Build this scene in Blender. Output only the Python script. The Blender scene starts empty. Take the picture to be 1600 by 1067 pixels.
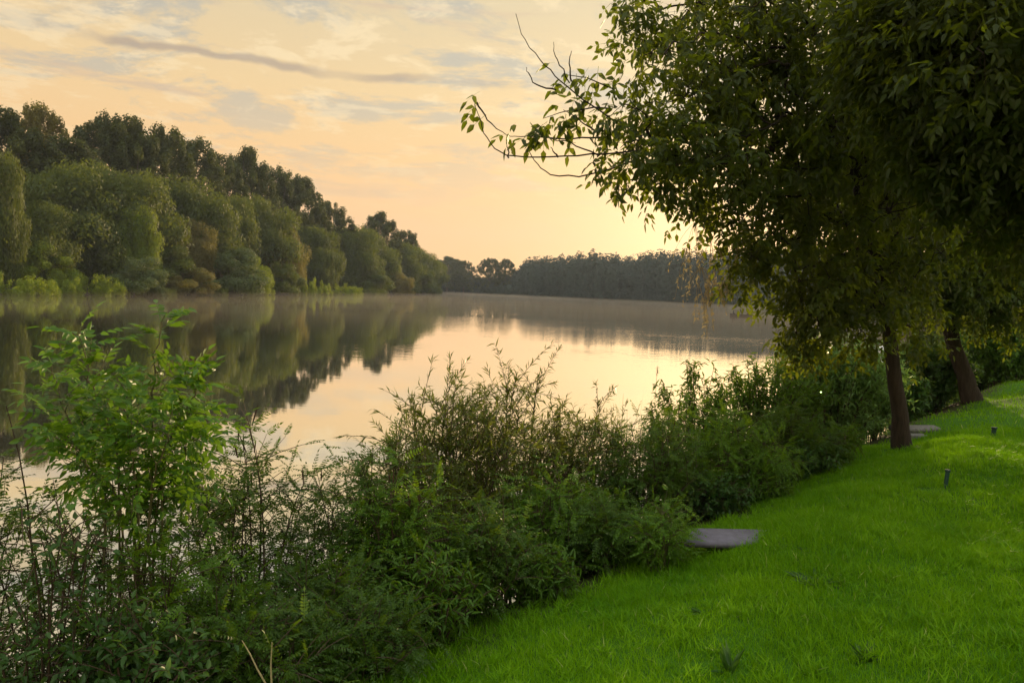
import bpy, bmesh, math, random
import numpy as np
from mathutils import Matrix, Vector

RNG = np.random.default_rng(7)
random.seed(7)
SC = bpy.context.scene
COL = SC.collection

# ------------------------------------------------------------------ camera
F = 1155.0
PITCH, ROLL, CH = math.radians(3.94), math.radians(2.5), 3.8
CAM_R = Matrix.Rotation(math.radians(90) - PITCH, 3, 'X') @ Matrix.Rotation(ROLL, 3, 'Z')
CAM_P = Vector((0, 0, CH))
cd = bpy.data.cameras.new('camera'); cam = bpy.data.objects.new('camera', cd); COL.objects.link(cam)
cd.sensor_width = 36; cd.lens = 36 * F / 1600; cd.clip_end = 8000; cd.clip_start = 0.05
cam.matrix_world = Matrix.Translation(CAM_P) @ CAM_R.to_4x4()
SC.camera = cam

def ray(px, py):
    return CAM_R @ Vector(((px - 800) / F, -(py - 533.5) / F, -1))
def at(px, py, Y):                       # the point of the place at forward distance Y seen there
    d = ray(px, py)
    return np.array(CAM_P + d * (Y / d.y))

# ------------------------------------------------------------------ terrain
NB = (0.76, -0.65)
TB = (0.65, 0.76)
def wd(x, y): return NB[0] * x + NB[1] * y
def sm(a, b, t):
    t = np.clip((t - a) / (b - a), 0, 1); return t * t * (3 - 2 * t)
LBY = [-400, -50, 104, 122, 151, 209, 293, 350, 418, 440, 470, 620]
LBX = [-90, -82, -75, -72, -67.5, -63, -54.5, -48, -41, -44, -70, -90]
FBX = [-400, -90, -54, 62, 181, 500, 900, 2500]
FBY = [640, 640, 627, 552, 545, 560, 800, 2200]
def lump(x, y):
    return (0.035 * np.sin(1.3 * x + 0.6 * y + 1) + 0.03 * np.sin(0.9 * y - 1.7 * x + 2)
            + 0.02 * np.sin(3.1 * x - 1.2 * y) + 0.02 * np.sin(2.6 * y + 1.9 * x + .5))
def ground_z(x, y):
    x = np.asarray(x, float); y = np.asarray(y, float)
    w = wd(x, y)
    wl = np.clip(w, -3.2, 9)
    lawn = 2.2 + 0.18 * wl + (lump(x, y) + 0.065 * np.sin(2.6 * w + .5 * np.sin(.8 * x))) * sm(80, 20, np.abs(y))
    near = lawn - (lawn + 2.0) * sm(-3.0, -6.8, w)
    lb = np.interp(y, LBY, LBX) - x
    left = -2 + 3.0 * sm(-1.5, 3, lb) + 0.012 * np.clip(lb, 0, 200)
    fb = y - np.interp(x, FBX, FBY)
    far = -2 + 3.2 * sm(-4, 4, fb) + 0.01 * np.clip(fb, 0, 300)
    return np.maximum(np.maximum(near, left), far)

# ------------------------------------------------------------------ mesh builder
class Geo:
    def __init__(self): self.v = []; self.f = {}; self.n = 0
    def add(self, v, f):
        v = np.asarray(v, np.float32).reshape(-1, 3); f = np.asarray(f, np.int64)
        self.f.setdefault(f.shape[1], []).append(f + self.n)
        self.v.append(v); self.n += len(v)
    def build(self, name, mat, parent=None, smooth=False):
        me = bpy.data.meshes.new(name)
        if self.n:
            V = np.concatenate(self.v)
            me.vertices.add(len(V)); me.vertices.foreach_set('co', V.ravel())
            loops, starts, tot = [], [], 0
            for k, fl in self.f.items():
                A = np.concatenate(fl)
                loops.append(A.ravel()); starts.append(tot + np.arange(len(A)) * k); tot += A.size
            L = np.concatenate(loops).astype(np.int32); S = np.concatenate(starts).astype(np.int32)
            me.loops.add(len(L)); me.loops.foreach_set('vertex_index', L)
            me.polygons.add(len(S)); me.polygons.foreach_set('loop_start', S)
            if smooth: me.polygons.foreach_set('use_smooth', np.ones(len(S), bool))
            me.update(calc_edges=True); me.validate()
        if mat: me.materials.append(mat)
        o = bpy.data.objects.new(name, me); COL.objects.link(o)
        if parent: o.parent = parent
        return o

def nrm(a): return a / (np.linalg.norm(a, axis=-1, keepdims=True) + 1e-9)
def rdir(n): return nrm(RNG.normal(size=(n, 3)))

def tube(g, pts, rad, sides=5):
    pts = np.asarray(pts, float); m = len(pts); rad = np.broadcast_to(np.asarray(rad, float), (m,))
    t = nrm(np.gradient(pts, axis=0))
    ref = np.array([0.31, 0.95, 0.05]) if abs(t[0][2]) > 0.7 else np.array([0.05, 0.1, 1.0])
    a = nrm(np.cross(t, ref)); b = np.cross(t, a)
    th = np.arange(sides) * 2 * math.pi / sides
    V = pts[:, None, :] + rad[:, None, None] * (np.cos(th)[None, :, None] * a[:, None, :] + np.sin(th)[None, :, None] * b[:, None, :])
    i = np.arange(m - 1)[:, None] * sides; j = np.arange(sides)[None, :]; jn = (j + 1) % sides
    Fq = np.stack([i + j, i + jn, i + sides + jn, i + sides + j], -1).reshape(-1, 4)
    g.add(V.reshape(-1, 3), Fq)
    cap = np.arange(sides)[None, :]
    g.add(V[-1], cap); g.add(V[0], cap[:, ::-1])

def bez(a, c, b, n=8):
    t = np.linspace(0, 1, n)[:, None]; return a * (1 - t) ** 2 + 2 * c * t * (1 - t) + b * t * t

def leaves(g, P, D, U, L, W, shape='hex', fold=0.25, droop=0.12):
    n = len(P)
    if n == 0: return
    L = np.broadcast_to(L, (n,))[:, None]; W = np.broadcast_to(W, (n,))[:, None] * 0.5
    D = nrm(D); S = nrm(np.cross(D, U)); N = np.cross(S, D)
    q = np.arange(n)[:, None]
    tip = P + D * L - N * L * droop
    if shape == 'dia':
        r = P + D * L * .45 + S * W + N * W * fold; l = P + D * L * .45 - S * W + N * W * fold
        g.add(np.stack([P, r, tip, l], 1), np.concatenate([q * 4, q * 4 + 1, q * 4 + 2, q * 4 + 3], 1))
    else:
        a = P + D * L * .28; b = P + D * L * .66 - N * L * droop * .4
        V = np.stack([P, a + S * W + N * W * fold, b + S * W * .72 + N * W * fold * .7, tip,
                      b - S * W * .72 + N * W * fold * .7, a - S * W + N * W * fold], 1)
        g.add(V, np.concatenate([np.concatenate([q * 6 + k for k in (0, 1, 2, 3)], 1),
                                 np.concatenate([q * 6 + k for k in (0, 3, 4, 5)], 1)], 0))

def compound(g, P, D, U, L, pairs, ll, lw, ang=1.05, shape='dia', terminal=True, rach=0.0022, droop=0.25, start=0.25, taper=0.3):
    n = len(P)
    if n == 0: return
    L = np.broadcast_to(L, (n,))[:, None]
    D = nrm(D); S = nrm(np.cross(D, U)); N = np.cross(S, D)
    def pos(t): return P + D * L * t - N * L * droop * t * t
    def dirat(t): return nrm(D - N * 2 * droop * t)
    tip = pos(1.0); mid = pos(.5)
    r = rach
    q = np.arange(n)[:, None] * 6
    g.add(np.stack([P - S * r, P + S * r, mid + S * r, tip + S * r * .5, tip - S * r * .5, mid - S * r], 1),
          np.concatenate([np.concatenate([q + k for k in (0, 1, 2, 5)], 1), np.concatenate([q + k for k in (5, 2, 3, 4)], 1)], 0))
    for k in range(pairs):
        t = start + (1 - start) * (k / max(pairs - (0 if terminal else 1), 1))
        sz = 1 - taper * abs(2 * (k + .5) / pairs - .8)
        for s in (-1, 1):
            aa = ang + RNG.normal(size=(n, 1)) * .16
            d = dirat(t) * np.cos(aa) + S * s * np.sin(aa) - N * (.1 + RNG.random((n, 1)) * .25)
            leaves(g, pos(t), d, N + RNG.normal(size=(n, 3)) * .3, ll * sz * RNG.uniform(.85, 1.12, n), lw * sz * RNG.uniform(.85, 1.12, n), shape)
    if terminal:
        leaves(g, tip, dirat(1.0), N, ll * 1.08 * RNG.uniform(.9, 1.1, n), lw * 1.08, shape)

# ------------------------------------------------------------------ materials
def nodes(name):
    m = bpy.data.materials.new(name); m.use_nodes = True
    nt = m.node_tree; nt.nodes.clear()
    o = nt.nodes.new('ShaderNodeOutputMaterial')
    return m, nt, o
def N(nt, t, **kw):
    n = nt.nodes.new('ShaderNode' + t)
    for k, v in kw.items():
        if k.startswith('i_'): n.inputs[k[2:].replace('_', ' ')].default_value = v
        else: setattr(n, k, v)
    return n
def mixc(nt, fac, a, b):
    m = N(nt, 'Mix', data_type='RGBA')
    for sock, v in ((0, fac), (6, a), (7, b)):
        if hasattr(v, 'is_output'): nt.links.new(v, m.inputs[sock])
        else: m.inputs[sock].default_value = v if sock == 0 else (*v, 1)
    return m.outputs[2]

def leaf_mat(name, c1, c2, ct, trans=.4, rough=.5, scale=.8, spec=.3, dry=None):
    m, nt, o = nodes(name)
    geo = N(nt, 'NewGeometry'); tc = N(nt, 'TexCoord')
    no = N(nt, 'TexNoise', i_Scale=scale, i_Detail=3.0); nt.links.new(tc.outputs['Object'], no.inputs['Vector'])
    mr = N(nt, 'MapRange', i_From_Min=.35, i_From_Max=.65); nt.links.new(no.outputs['Fac'], mr.inputs['Value'])
    av = N(nt, 'Math', operation='MULTIPLY_ADD'); av.inputs[1].default_value = .55
    nt.links.new(geo.outputs['Random Per Island'], av.inputs[0])
    h = N(nt, 'Math', operation='MULTIPLY'); h.inputs[1].default_value = .45
    nt.links.new(mr.outputs['Result'], h.inputs[0]); nt.links.new(h.outputs[0], av.inputs[2])
    c = mixc(nt, av.outputs[0], c1, c2)
    if dry:
        gt = N(nt, 'Math', operation='GREATER_THAN'); gt.inputs[1].default_value = 1 - dry[0]; nt.links.new(geo.outputs['Random Per Island'], gt.inputs[0]); c = mixc(nt, gt.outputs[0], c, dry[1])
    p = N(nt, 'BsdfPrincipled', i_Roughness=rough); p.inputs['Specular IOR Level'].default_value = spec
    nt.links.new(c, p.inputs['Base Color'])
    t = N(nt, 'BsdfTranslucent'); ctm = mixc(nt, av.outputs[0], tuple(x * .7 for x in ct), ct); nt.links.new(ctm, t.inputs['Color'])
    mx = N(nt, 'MixShader', i_Fac=trans); nt.links.new(p.outputs[0], mx.inputs[1]); nt.links.new(t.outputs[0], mx.inputs[2])
    nt.links.new(mx.outputs[0], o.inputs['Surface'])
    return m

def solid(name, c1, c2, scale=6, rough=.8, bump=.3, stretch=(1, 1, 1), metal=0, spec=.3, dist=.02):
    m, nt, o = nodes(name)
    tc = N(nt, 'TexCoord'); mp = N(nt, 'Mapping'); mp.inputs['Scale'].default_value = stretch
    nt.links.new(tc.outputs['Object'], mp.inputs['Vector'])
    no = N(nt, 'TexNoise', i_Scale=scale, i_Detail=6.0, i_Roughness=.65); nt.links.new(mp.outputs[0], no.inputs['Vector'])
    mr = N(nt, 'MapRange', i_From_Min=.3, i_From_Max=.7); nt.links.new(no.outputs['Fac'], mr.inputs['Value'])
    c = mixc(nt, mr.outputs['Result'], c1, c2)
    p = N(nt, 'BsdfPrincipled', i_Roughness=rough, i_Metallic=metal); p.inputs['Specular IOR Level'].default_value = spec
    nt.links.new(c, p.inputs['Base Color'])
    if bump:
        b = N(nt, 'Bump', i_Strength=bump, i_Distance=dist); nt.links.new(no.outputs['Fac'], b.inputs['Height']); nt.links.new(b.outputs[0], p.inputs['Normal'])
    nt.links.new(p.outputs[0], o.inputs['Surface'])
    return m

M = {}
M['maple'] = leaf_mat('box_elder_leaf', (.017, .032, .004), (.042, .070, .006), (.25, .31, .010), .46, .5)
M['maple2'] = leaf_mat('old_tree_leaf', (.018, .036, .005), (.045, .078, .008), (.22, .29, .010), .46, .5)
M['seed'] = leaf_mat('dry_samara', (.26, .20, .10), (.38, .31, .17), (.42, .36, .18), .45, .6)
M['ash'] = leaf_mat('ash_leaf', (.035, .10, .008), (.075, .19, .012), (.20, .36, .02), .42, .42)
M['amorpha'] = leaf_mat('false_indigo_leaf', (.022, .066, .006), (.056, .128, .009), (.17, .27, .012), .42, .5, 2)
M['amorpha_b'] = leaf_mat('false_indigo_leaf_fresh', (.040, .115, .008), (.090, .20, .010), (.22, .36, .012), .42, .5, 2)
M['willow'] = leaf_mat('willow_leaf', (.036, .070, .010), (.080, .122, .016), (.22, .25, .02), .44, .5, 2)
M['broad'] = leaf_mat('shrub_leaf', (.020, .070, .014), (.052, .125, .024), (.14, .25, .025), .4, .42, 2)
M['herb'] = leaf_mat('herb_leaf', (.032, .098, .008), (.075, .175, .012), (.19, .32, .015), .42, .5, 2)
M['salix'] = leaf_mat('soft_willow_leaf', (.085, .19, .05), (.15, .28, .07), (.24, .40, .06), .42, .5, 1)
M['far_dark'] = leaf_mat('poplar_leaf', (.022, .042, .007), (.052, .074, .010), (.13, .15, .012), .35, .6, .12)
M['far_mid'] = leaf_mat('bank_willow_leaf', (.030, .060, .008), (.060, .094, .012), (.22, .26, .015), .4, .6, .12)
M['far_bright'] = leaf_mat('vine_leaf', (.065, .13, .010), (.14, .21, .016), (.42, .50, .02), .46, .6, .2)
M['far_grey'] = leaf_mat('grey_willow_leaf', (.055, .095, .035), (.09, .135, .05), (.22, .27, .05), .4, .6, .2)
M['far_yellow'] = leaf_mat('ochre_willow_leaf', (.075, .085, .02), (.12, .12, .03), (.34, .29, .04), .45, .6, .2)
M['wood'] = leaf_mat('distant_leaf', (.018, .040, .032), (.032, .056, .042), (.05, .08, .05), .25, .7, .05)  # blue of the distant haze is partly put into this leaf colour
M['grass'] = leaf_mat('grass_blade', (.045, .17, .002), (.175, .36, .003), (.24, .50, .004), .40, .5, 1.1, .12, (.016, (.32, .36, .11)))
M['weed'] = leaf_mat('lawn_weed', (.02, .07, .01), (.04, .11, .014), (.08, .18, .02), .35, .45, 3)
M['reed'] = leaf_mat('reed_blade', (.05, .085, .015), (.09, .13, .03), (.2, .24, .04), .4, .5, 2)
M['plume'] = leaf_mat('reed_plume', (.22, .15, .09), (.34, .24, .14), (.4, .28, .15), .4, .8, 2)
M['spike'] = solid('seed_spike', (.035, .018, .012), (.07, .04, .02), 60, .9, .6)
M['stem'] = solid('green_stem', (.05, .055, .02), (.09, .085, .035), 30, .7, .2)
M['stem_dark'] = solid('brown_stem', (.035, .024, .014), (.07, .05, .03), 30, .8, .3)
M['dry'] = solid('dry_stem', (.22, .2, .1), (.32, .28, .15), 30, .8, .2)
M['bark'] = solid('bark', (.012, .009, .006), (.040, .029, .019), 9, .9, 1.0, (2.2, 2.2, .35), dist=.03)
M['bark2'] = solid('old_bark', (.018, .014, .010), (.050, .039, .029), 7, .9, 1.0, (2.2, 2.2, .3), dist=.04)
M['far_bark'] = solid('far_bark', (.06, .05, .04), (.12, .1, .08), 2, .9, 0)
M['concrete'] = solid('concrete', (.085, .085, .11), (.14, .14, .19), 18, .75, .25)
M['concrete_old'] = solid('weathered_concrete', (.07, .07, .065), (.20, .20, .195), 24, .85, .5)
M['post'] = solid('dark_green_paint', (.008, .032, .026), (.018, .06, .05), 40, .5, .2)
M['post_cap'] = solid('green_cap', (.008, .03, .025), (.015, .045, .038), 40, .6, .1)
M['hull'] = solid('dark_boat_paint', (.014, .010, .014), (.025, .02, .025), 3, .6, .1)
M['plank'] = solid('boat_plank', (.10, .07, .05), (.16, .12, .08), 5, .7, .2)
M['white'] = solid('white_boat_paint', (.72, .74, .76), (.82, .83, .84), 4, .35, .05)
M['metal'] = solid('grey_metal', (.3, .3, .32), (.4, .4, .42), 20, .4, .1, metal=.6)
M['jacket'] = solid('dark_jacket', (.012, .014, .02), (.022, .024, .03), 15, .9, .2)
M['coat'] = solid('brown_coat', (.035, .022, .018), (.05, .035, .028), 15, .9, .2)
M['skin'] = solid('skin', (.38, .22, .15), (.45, .27, .18), 15, .6, .05)
M['hair'] = solid('dark_hair', (.02, .015, .01), (.04, .03, .02), 60, .7, .3)

# ------------------------------------------------------------------ tagging
def tag(o, label=None, cat=None, group=None, kind=None):
    if label: o['label'] = label
    if cat: o['category'] = cat
    if group: o['group'] = group
    if kind: o['kind'] = kind
    return o
def thing(name, loc, label, cat, group=None, rz=0):
    o = bpy.data.objects.new(name, None); COL.objects.link(o)
    o.location = tuple(loc); o.rotation_euler = (0, 0, rz); o.empty_display_size = .2
    return tag(o, label, cat, group)
def place(o, root):                      # child mesh built in world space, hung on its root
    o.parent = root; o.matrix_parent_inverse = Matrix.Translation(-Vector(root.location)); return o

# ------------------------------------------------------------------ ground + water
def build_ground():
    xs = np.unique(np.concatenate([np.linspace(-3000, -160, 16), np.linspace(-160, -30, 50), np.linspace(-30, -6, 14), np.linspace(-6, 22, 120),
                                   np.linspace(22, 120, 40), np.linspace(120, 600, 40), np.linspace(600, 3000, 12)]))
    ys = np.unique(np.concatenate([np.linspace(-1500, -60, 10), np.linspace(-60, -3, 16), np.linspace(-3, 26, 120), np.linspace(26, 140, 46),
                                   np.linspace(140, 480, 60), np.linspace(480, 700, 60), np.linspace(700, 4500, 14)]))
    X, Y = np.meshgrid(xs, ys); Z = ground_z(X, Y)
    nx, ny = len(xs), len(ys)
    i, j = np.meshgrid(np.arange(nx - 1), np.arange(ny - 1)); k = (j * nx + i).ravel()
    g = Geo(); g.add(np.stack([X, Y, Z], -1).reshape(-1, 3), np.stack([k, k + 1, k + nx + 1, k + nx], 1))
    m, nt, o = nodes('earth_and_turf')
    gm = N(nt, 'NewGeometry')
    no = N(nt, 'TexNoise', i_Scale=1.2, i_Detail=6.0); nt.links.new(gm.outputs['Position'], no.inputs['Vector'])
    n2 = N(nt, 'TexNoise', i_Scale=25.0, i_Detail=4.0); nt.links.new(gm.outputs['Position'], n2.inputs['Vector'])
    dv = N(nt, 'VectorMath', operation='DOT_PRODUCT'); dv.inputs[1].default_value = (NB[0], NB[1], 0); nt.links.new(gm.outputs['Position'], dv.inputs[0])
    ad = N(nt, 'Math', operation='MULTIPLY_ADD'); ad.inputs[1].default_value = .7; nt.links.new(no.outputs['Fac'], ad.inputs[0]); nt.links.new(dv.outputs['Value'], ad.inputs[2])
    mr = N(nt, 'MapRange', i_From_Min=-3.0, i_From_Max=-2.4); nt.links.new(ad.outputs[0], mr.inputs['Value'])
    turf = mixc(nt, n2.outputs['Fac'], (.022, .075, .004), (.06, .16, .008))
    soil = mixc(nt, n2.outputs['Fac'], (.02, .022, .008), (.045, .045, .018))
    c = mixc(nt, mr.outputs['Result'], soil, turf)
    p = N(nt, 'BsdfPrincipled', i_Roughness=.95); p.inputs['Specular IOR Level'].default_value = .1
    nt.links.new(c, p.inputs['Base Color'])
    b = N(nt, 'Bump', i_Strength=.6, i_Distance=.03); nt.links.new(n2.outputs['Fac'], b.inputs['Height']); nt.links.new(b.outputs[0], p.inputs['Normal'])
    nt.links.new(p.outputs[0], o.inputs['Surface'])
    tag(g.build('ground', m, smooth=True), kind='structure')

    g = Geo()
    g.add([(-3000, -1500, 0), (3000, -1500, 0), (3000, 4500, 0), (-3000, 4500, 0)], [[0, 1, 2, 3]])
    m, nt, o = nodes('river_water')
    gm = N(nt, 'NewGeometry')
    mp = N(nt, 'Mapping'); mp.inputs['Scale'].default_value = (.5, 1.4, 1); mp.inputs['Rotation'].default_value = (0, 0, .25)
    nt.links.new(gm.outputs['Position'], mp.inputs['Vector'])
    a = N(nt, 'TexNoise', i_Scale=1.1, i_Detail=3.0, i_Roughness=.55); nt.links.new(mp.outputs[0], a.inputs['Vector'])
    mp2 = N(nt, 'Mapping'); mp2.inputs['Scale'].default_value = (.006, .02, 1); nt.links.new(gm.outputs['Position'], mp2.inputs['Vector'])
    pz = N(nt, 'TexNoise', i_Scale=1.0, i_Detail=4.0, i_Roughness=.6); nt.links.new(mp2.outputs[0], pz.inputs['Vector'])
    pr = N(nt, 'MapRange', i_From_Min=.46, i_From_Max=.64, i_To_Min=.04, i_To_Max=.5); nt.links.new(pz.outputs['Fac'], pr.inputs['Value'])
    b = N(nt, 'Bump', i_Distance=.03); nt.links.new(a.outputs['Fac'], b.inputs['Height']); nt.links.new(pr.outputs['Result'], b.inputs['Strength'])
    sy = N(nt, 'SeparateXYZ'); nt.links.new(gm.outputs['Position'], sy.inputs[0])       # a breeze ruffles the far bend
    wr = N(nt, 'MapRange', i_From_Min=400.0, i_From_Max=520.0, i_To_Min=.03, i_To_Max=1.1); nt.links.new(sy.outputs['Y'], wr.inputs['Value']); nt.links.new(wr.outputs['Result'], b.inputs['Distance'])
    lw = N(nt, 'LayerWeight', i_Blend=.5); nt.links.new(b.outputs[0], lw.inputs['Normal'])
    fr = N(nt, 'MapRange', i_From_Min=.3, i_From_Max=.9, i_To_Min=.5, i_To_Max=.97); nt.links.new(lw.outputs['Facing'], fr.inputs['Value'])
    df = N(nt, 'BsdfDiffuse'); df.inputs['Color'].default_value = (.085, .075, .04, 1)
    gl = N(nt, 'BsdfGlossy', i_Roughness=.03); gl.inputs['Color'].default_value = (.97, .97, .95, 1)
    nt.links.new(b.outputs[0], gl.inputs['Normal'])
    mx = N(nt, 'MixShader'); nt.links.new(fr.outputs['Result'], mx.inputs[0]); nt.links.new(df.outputs[0], mx.inputs[1]); nt.links.new(gl.outputs[0], mx.inputs[2])
    nt.links.new(mx.outputs[0], o.inputs['Surface'])
    tag(g.build('river', m), kind='structure')
build_ground()

# ------------------------------------------------------------------ lawn grass
def build_grass():
    P = []
    def scatter(n, y0, y1, umin, umax):
        y = np.sqrt(RNG.uniform(y0 * y0, y1 * y1, n)); u = RNG.uniform(umin, umax, n)
        return np.stack([u * y, y], 1)
    g = Geo()
    for n, y0, y1, hh, ww in ((150000, 2.2, 6.5, .055, .0042), (120000, 6.5, 12, .06, .007), (90000, 12, 34, .075, .014)):
        p = scatter(n, y0, y1, -.35, 1.0)
        if y0 < 3: p = np.concatenate([p, np.stack([RNG.uniform(1.5, 12, 110000), RNG.uniform(-1, 11, 110000)], 1)]); n = len(p)
        w = wd(p[:, 0], p[:, 1])
        far_ = np.hypot(p[:, 0] - 5.72, p[:, 1] - 10.7) > .26 + .12 * RNG.random(n)
        for qx, qy in ((4.36, 7.42), (7.15, 10.95)): far_ &= np.hypot(p[:, 0] - qx, p[:, 1] - qy) > .17
        keep = far_ & (w > -3.25 + .25 * np.sin(p[:, 0] * 3.1) + RNG.normal(size=n) * .12) & (w < 9)
        p = p[keep]; n = len(p)
        z = ground_z(p[:, 0], p[:, 1]) - .004
        B = np.column_stack([p, z])
        tuft = .5 + .5 * np.sin(p[:, 0] * 5.3 + 1.7 * np.sin(p[:, 1] * 3.7)) * np.sin(p[:, 1] * 4.6 + 1.3 * np.sin(p[:, 0] * 2.9))
        H = hh * RNG.uniform(.55, 1.25, n) * (.65 + .75 * tuft)
        tall = RNG.random(n) < .012; H[tall] *= 2.0
        W = ww * RNG.uniform(.7, 1.3, n)
        a = RNG.uniform(0, 2 * math.pi, n); S = np.stack([np.cos(a), np.sin(a), np.zeros(n)], 1)
        lean = RNG.normal(size=(n, 3)) * .42; lean[:, 2] = 0; lean[:, 0] -= .12
        up = np.array([0, 0, 1.0])
        m1 = B + H[:, None] * .55 * (up + lean * .5); tp = B + H[:, None] * (up * .92 + lean)
        V = np.stack([B - S * W[:, None] * .5, B + S * W[:, None] * .5, m1 + S * W[:, None] * .4, tp, m1 - S * W[:, None] * .4], 1)
        q = np.arange(n)[:, None] * 5
        g.add(V, np.concatenate([np.concatenate([q + k for k in (0, 1, 2, 4)], 1)], 0))
        g.f.setdefault(3, []).append(np.concatenate([q + k for k in (4, 2, 3)], 1) + g.n - len(V) * 5)
    nt_ = 2600; c = scatter(nt_, 2.2, 11, -.3, .95); c = c[wd(c[:, 0], c[:, 1]) > -3.15]
    c = np.repeat(c, 26, 0) + RNG.normal(size=(len(c) * 26, 2)) * .03; n = len(c)
    B = np.column_stack([c, ground_z(c[:, 0], c[:, 1]) - .004])
    a = RNG.uniform(0, 2 * math.pi, n); D = np.stack([np.cos(a) * .5, np.sin(a) * .5, RNG.uniform(.5, 1.4, n)], 1)
    leaves(g, B, D, np.array([0, 0, 1.0]) + RNG.normal(size=(n, 3)) * .3, RNG.uniform(.05, .115, n), .0055, 'dia', .3, .35)
    tag(g.build('grass', M['grass']), kind='stuff')
build_grass()

# ------------------------------------------------------------------ branching trees near the camera
def grow(trunk, trad, att, k0, bf=.3, rtip=.004, pw=.46):
    nT = len(trunk); n = len(att)
    pos = np.concatenate([trunk, att]); par = np.full(nT + n, -1); plen = np.zeros(nT + n)
    for i in range(1, nT): par[i] = i - 1; plen[i] = plen[i - 1] + .3 * np.linalg.norm(trunk[i] - trunk[i - 1])
    best = np.full(n, 1e9); bp = np.zeros(n, int); done = np.zeros(n, bool)
    def relax(i):
        d = np.linalg.norm(att - pos[i], axis=1); c = d + bf * plen[i]
        m = c < best; best[m] = c[m]; bp[m] = i
    for i in range(k0, nT): relax(i)
    order = []
    for _ in range(n):
        j = int(np.argmin(np.where(done, 1e9, best))); done[j] = True
        par[nT + j] = bp[j]; plen[nT + j] = plen[bp[j]] + np.linalg.norm(att[j] - pos[bp[j]]); order.append(nT + j); relax(nT + j)
    cnt = np.ones(nT + n); cnt[:nT] = 0
    for i in reversed(order): cnt[par[i]] += cnt[i]
    rad = rtip * np.maximum(cnt, 1) ** pw; rad[:nT] = trad
    g = Geo()
    for i in order:
        p = par[i]; a, b = pos[p], pos[i]; L = np.linalg.norm(b - a)
        r0 = min(rad[p], rad[i] * 1.5, .8 * rad[p] if p < nT else 9)
        m1 = a * .67 + b * .33 + RNG.normal(size=3) * L * .07; m2 = a * .33 + b * .67 + RNG.normal(size=3) * L * .07 + np.array([0, 0, .03 * L])
        tube(g, [a, m1, m2, b], [r0, r0 * .6 + rad[i] * .4, r0 * .3 + rad[i] * .7, rad[i]], 6 if rad[i] > .02 else 4)
    return g, pos[nT:], nrm(att - pos[par[nT:]])

def blob_pts(blobs):
    out = []
    for px, py, Y, rp, n, rd in blobs:
        c = at(px, py, Y); r = rp / F * Y
        q = rdir(n) * RNG.random((n, 1)) ** (1 / 2.4)
        out.append(c + q * np.array([r, rd, r]))
    return np.concatenate(out)

def bend_trunk(pts, rad, n=14, wob=.012):
    pts = np.asarray(pts); t = np.linspace(0, len(pts) - 1, n)
    P = np.stack([np.interp(t, range(len(pts)), pts[:, k]) for k in range(3)], 1)
    for _ in range(2): P[1:-1] = (P[:-2] + 2 * P[1:-1] + P[2:]) / 4
    P[1:-1] += RNG.normal(size=(n - 2, 3)) * wob
    return P, np.interp(t, range(len(pts)), rad)

def maple_leaves(g, P, D, ntw, nl, ll, pull=(0, 0, -.25)):
    """twigs at the nodes, each with opposite compound leaves of 3 to 5 drooping leaflets"""
    tw = Geo()
    n = len(P)
    for _ in range(ntw):
        d = nrm(D * .6 + RNG.normal(size=(n, 3)) * .6 + np.array(pull)); L = RNG.uniform(.2, .5, n)[:, None]
        S = nrm(np.cross(d, RNG.normal(size=(n, 3)))) * .002
        E = P + d * L + np.array([0, 0, -.06])
        q = np.arange(n)[:, None] * 4
        tw.add(np.stack([P - S, P + S, E + S * .5, E - S * .5], 1), np.concatenate([q, q + 1, q + 2, q + 3], 1))
        for k in range(nl):
            t = RNG.uniform(.25, 1.0, (n, 1)); b = P + d * L * t + np.array([0, 0, -.06]) * t * t
            ld = nrm(d * .5 + RNG.normal(size=(n, 3)) * .75 + np.array([0, 0, -.55]))
            U = nrm(np.array([0, 0, 1.0]) + RNG.normal(size=(n, 3)) * .45)
            s = RNG.uniform(.75, 1.2, n)
            pr = RNG.random(n) < .55
            for mm, prs in ((pr, 1), (~pr, 2)):
                if mm.any():
                    compound(g, b[mm], ld[mm], U[mm], .13 * ll / .075 * s[mm], prs, ll * RNG.uniform(.9, 1.1), ll * .42, .95, 'hex', True, .0018, .3, .55, .15)
    return tw

def trunk_part(root, pts, rad, mat, sides=14):
    g = Geo(); tube(g, pts, rad, sides); o = g.build('trunk', mat, smooth=True)
    return place(o, root)

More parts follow.
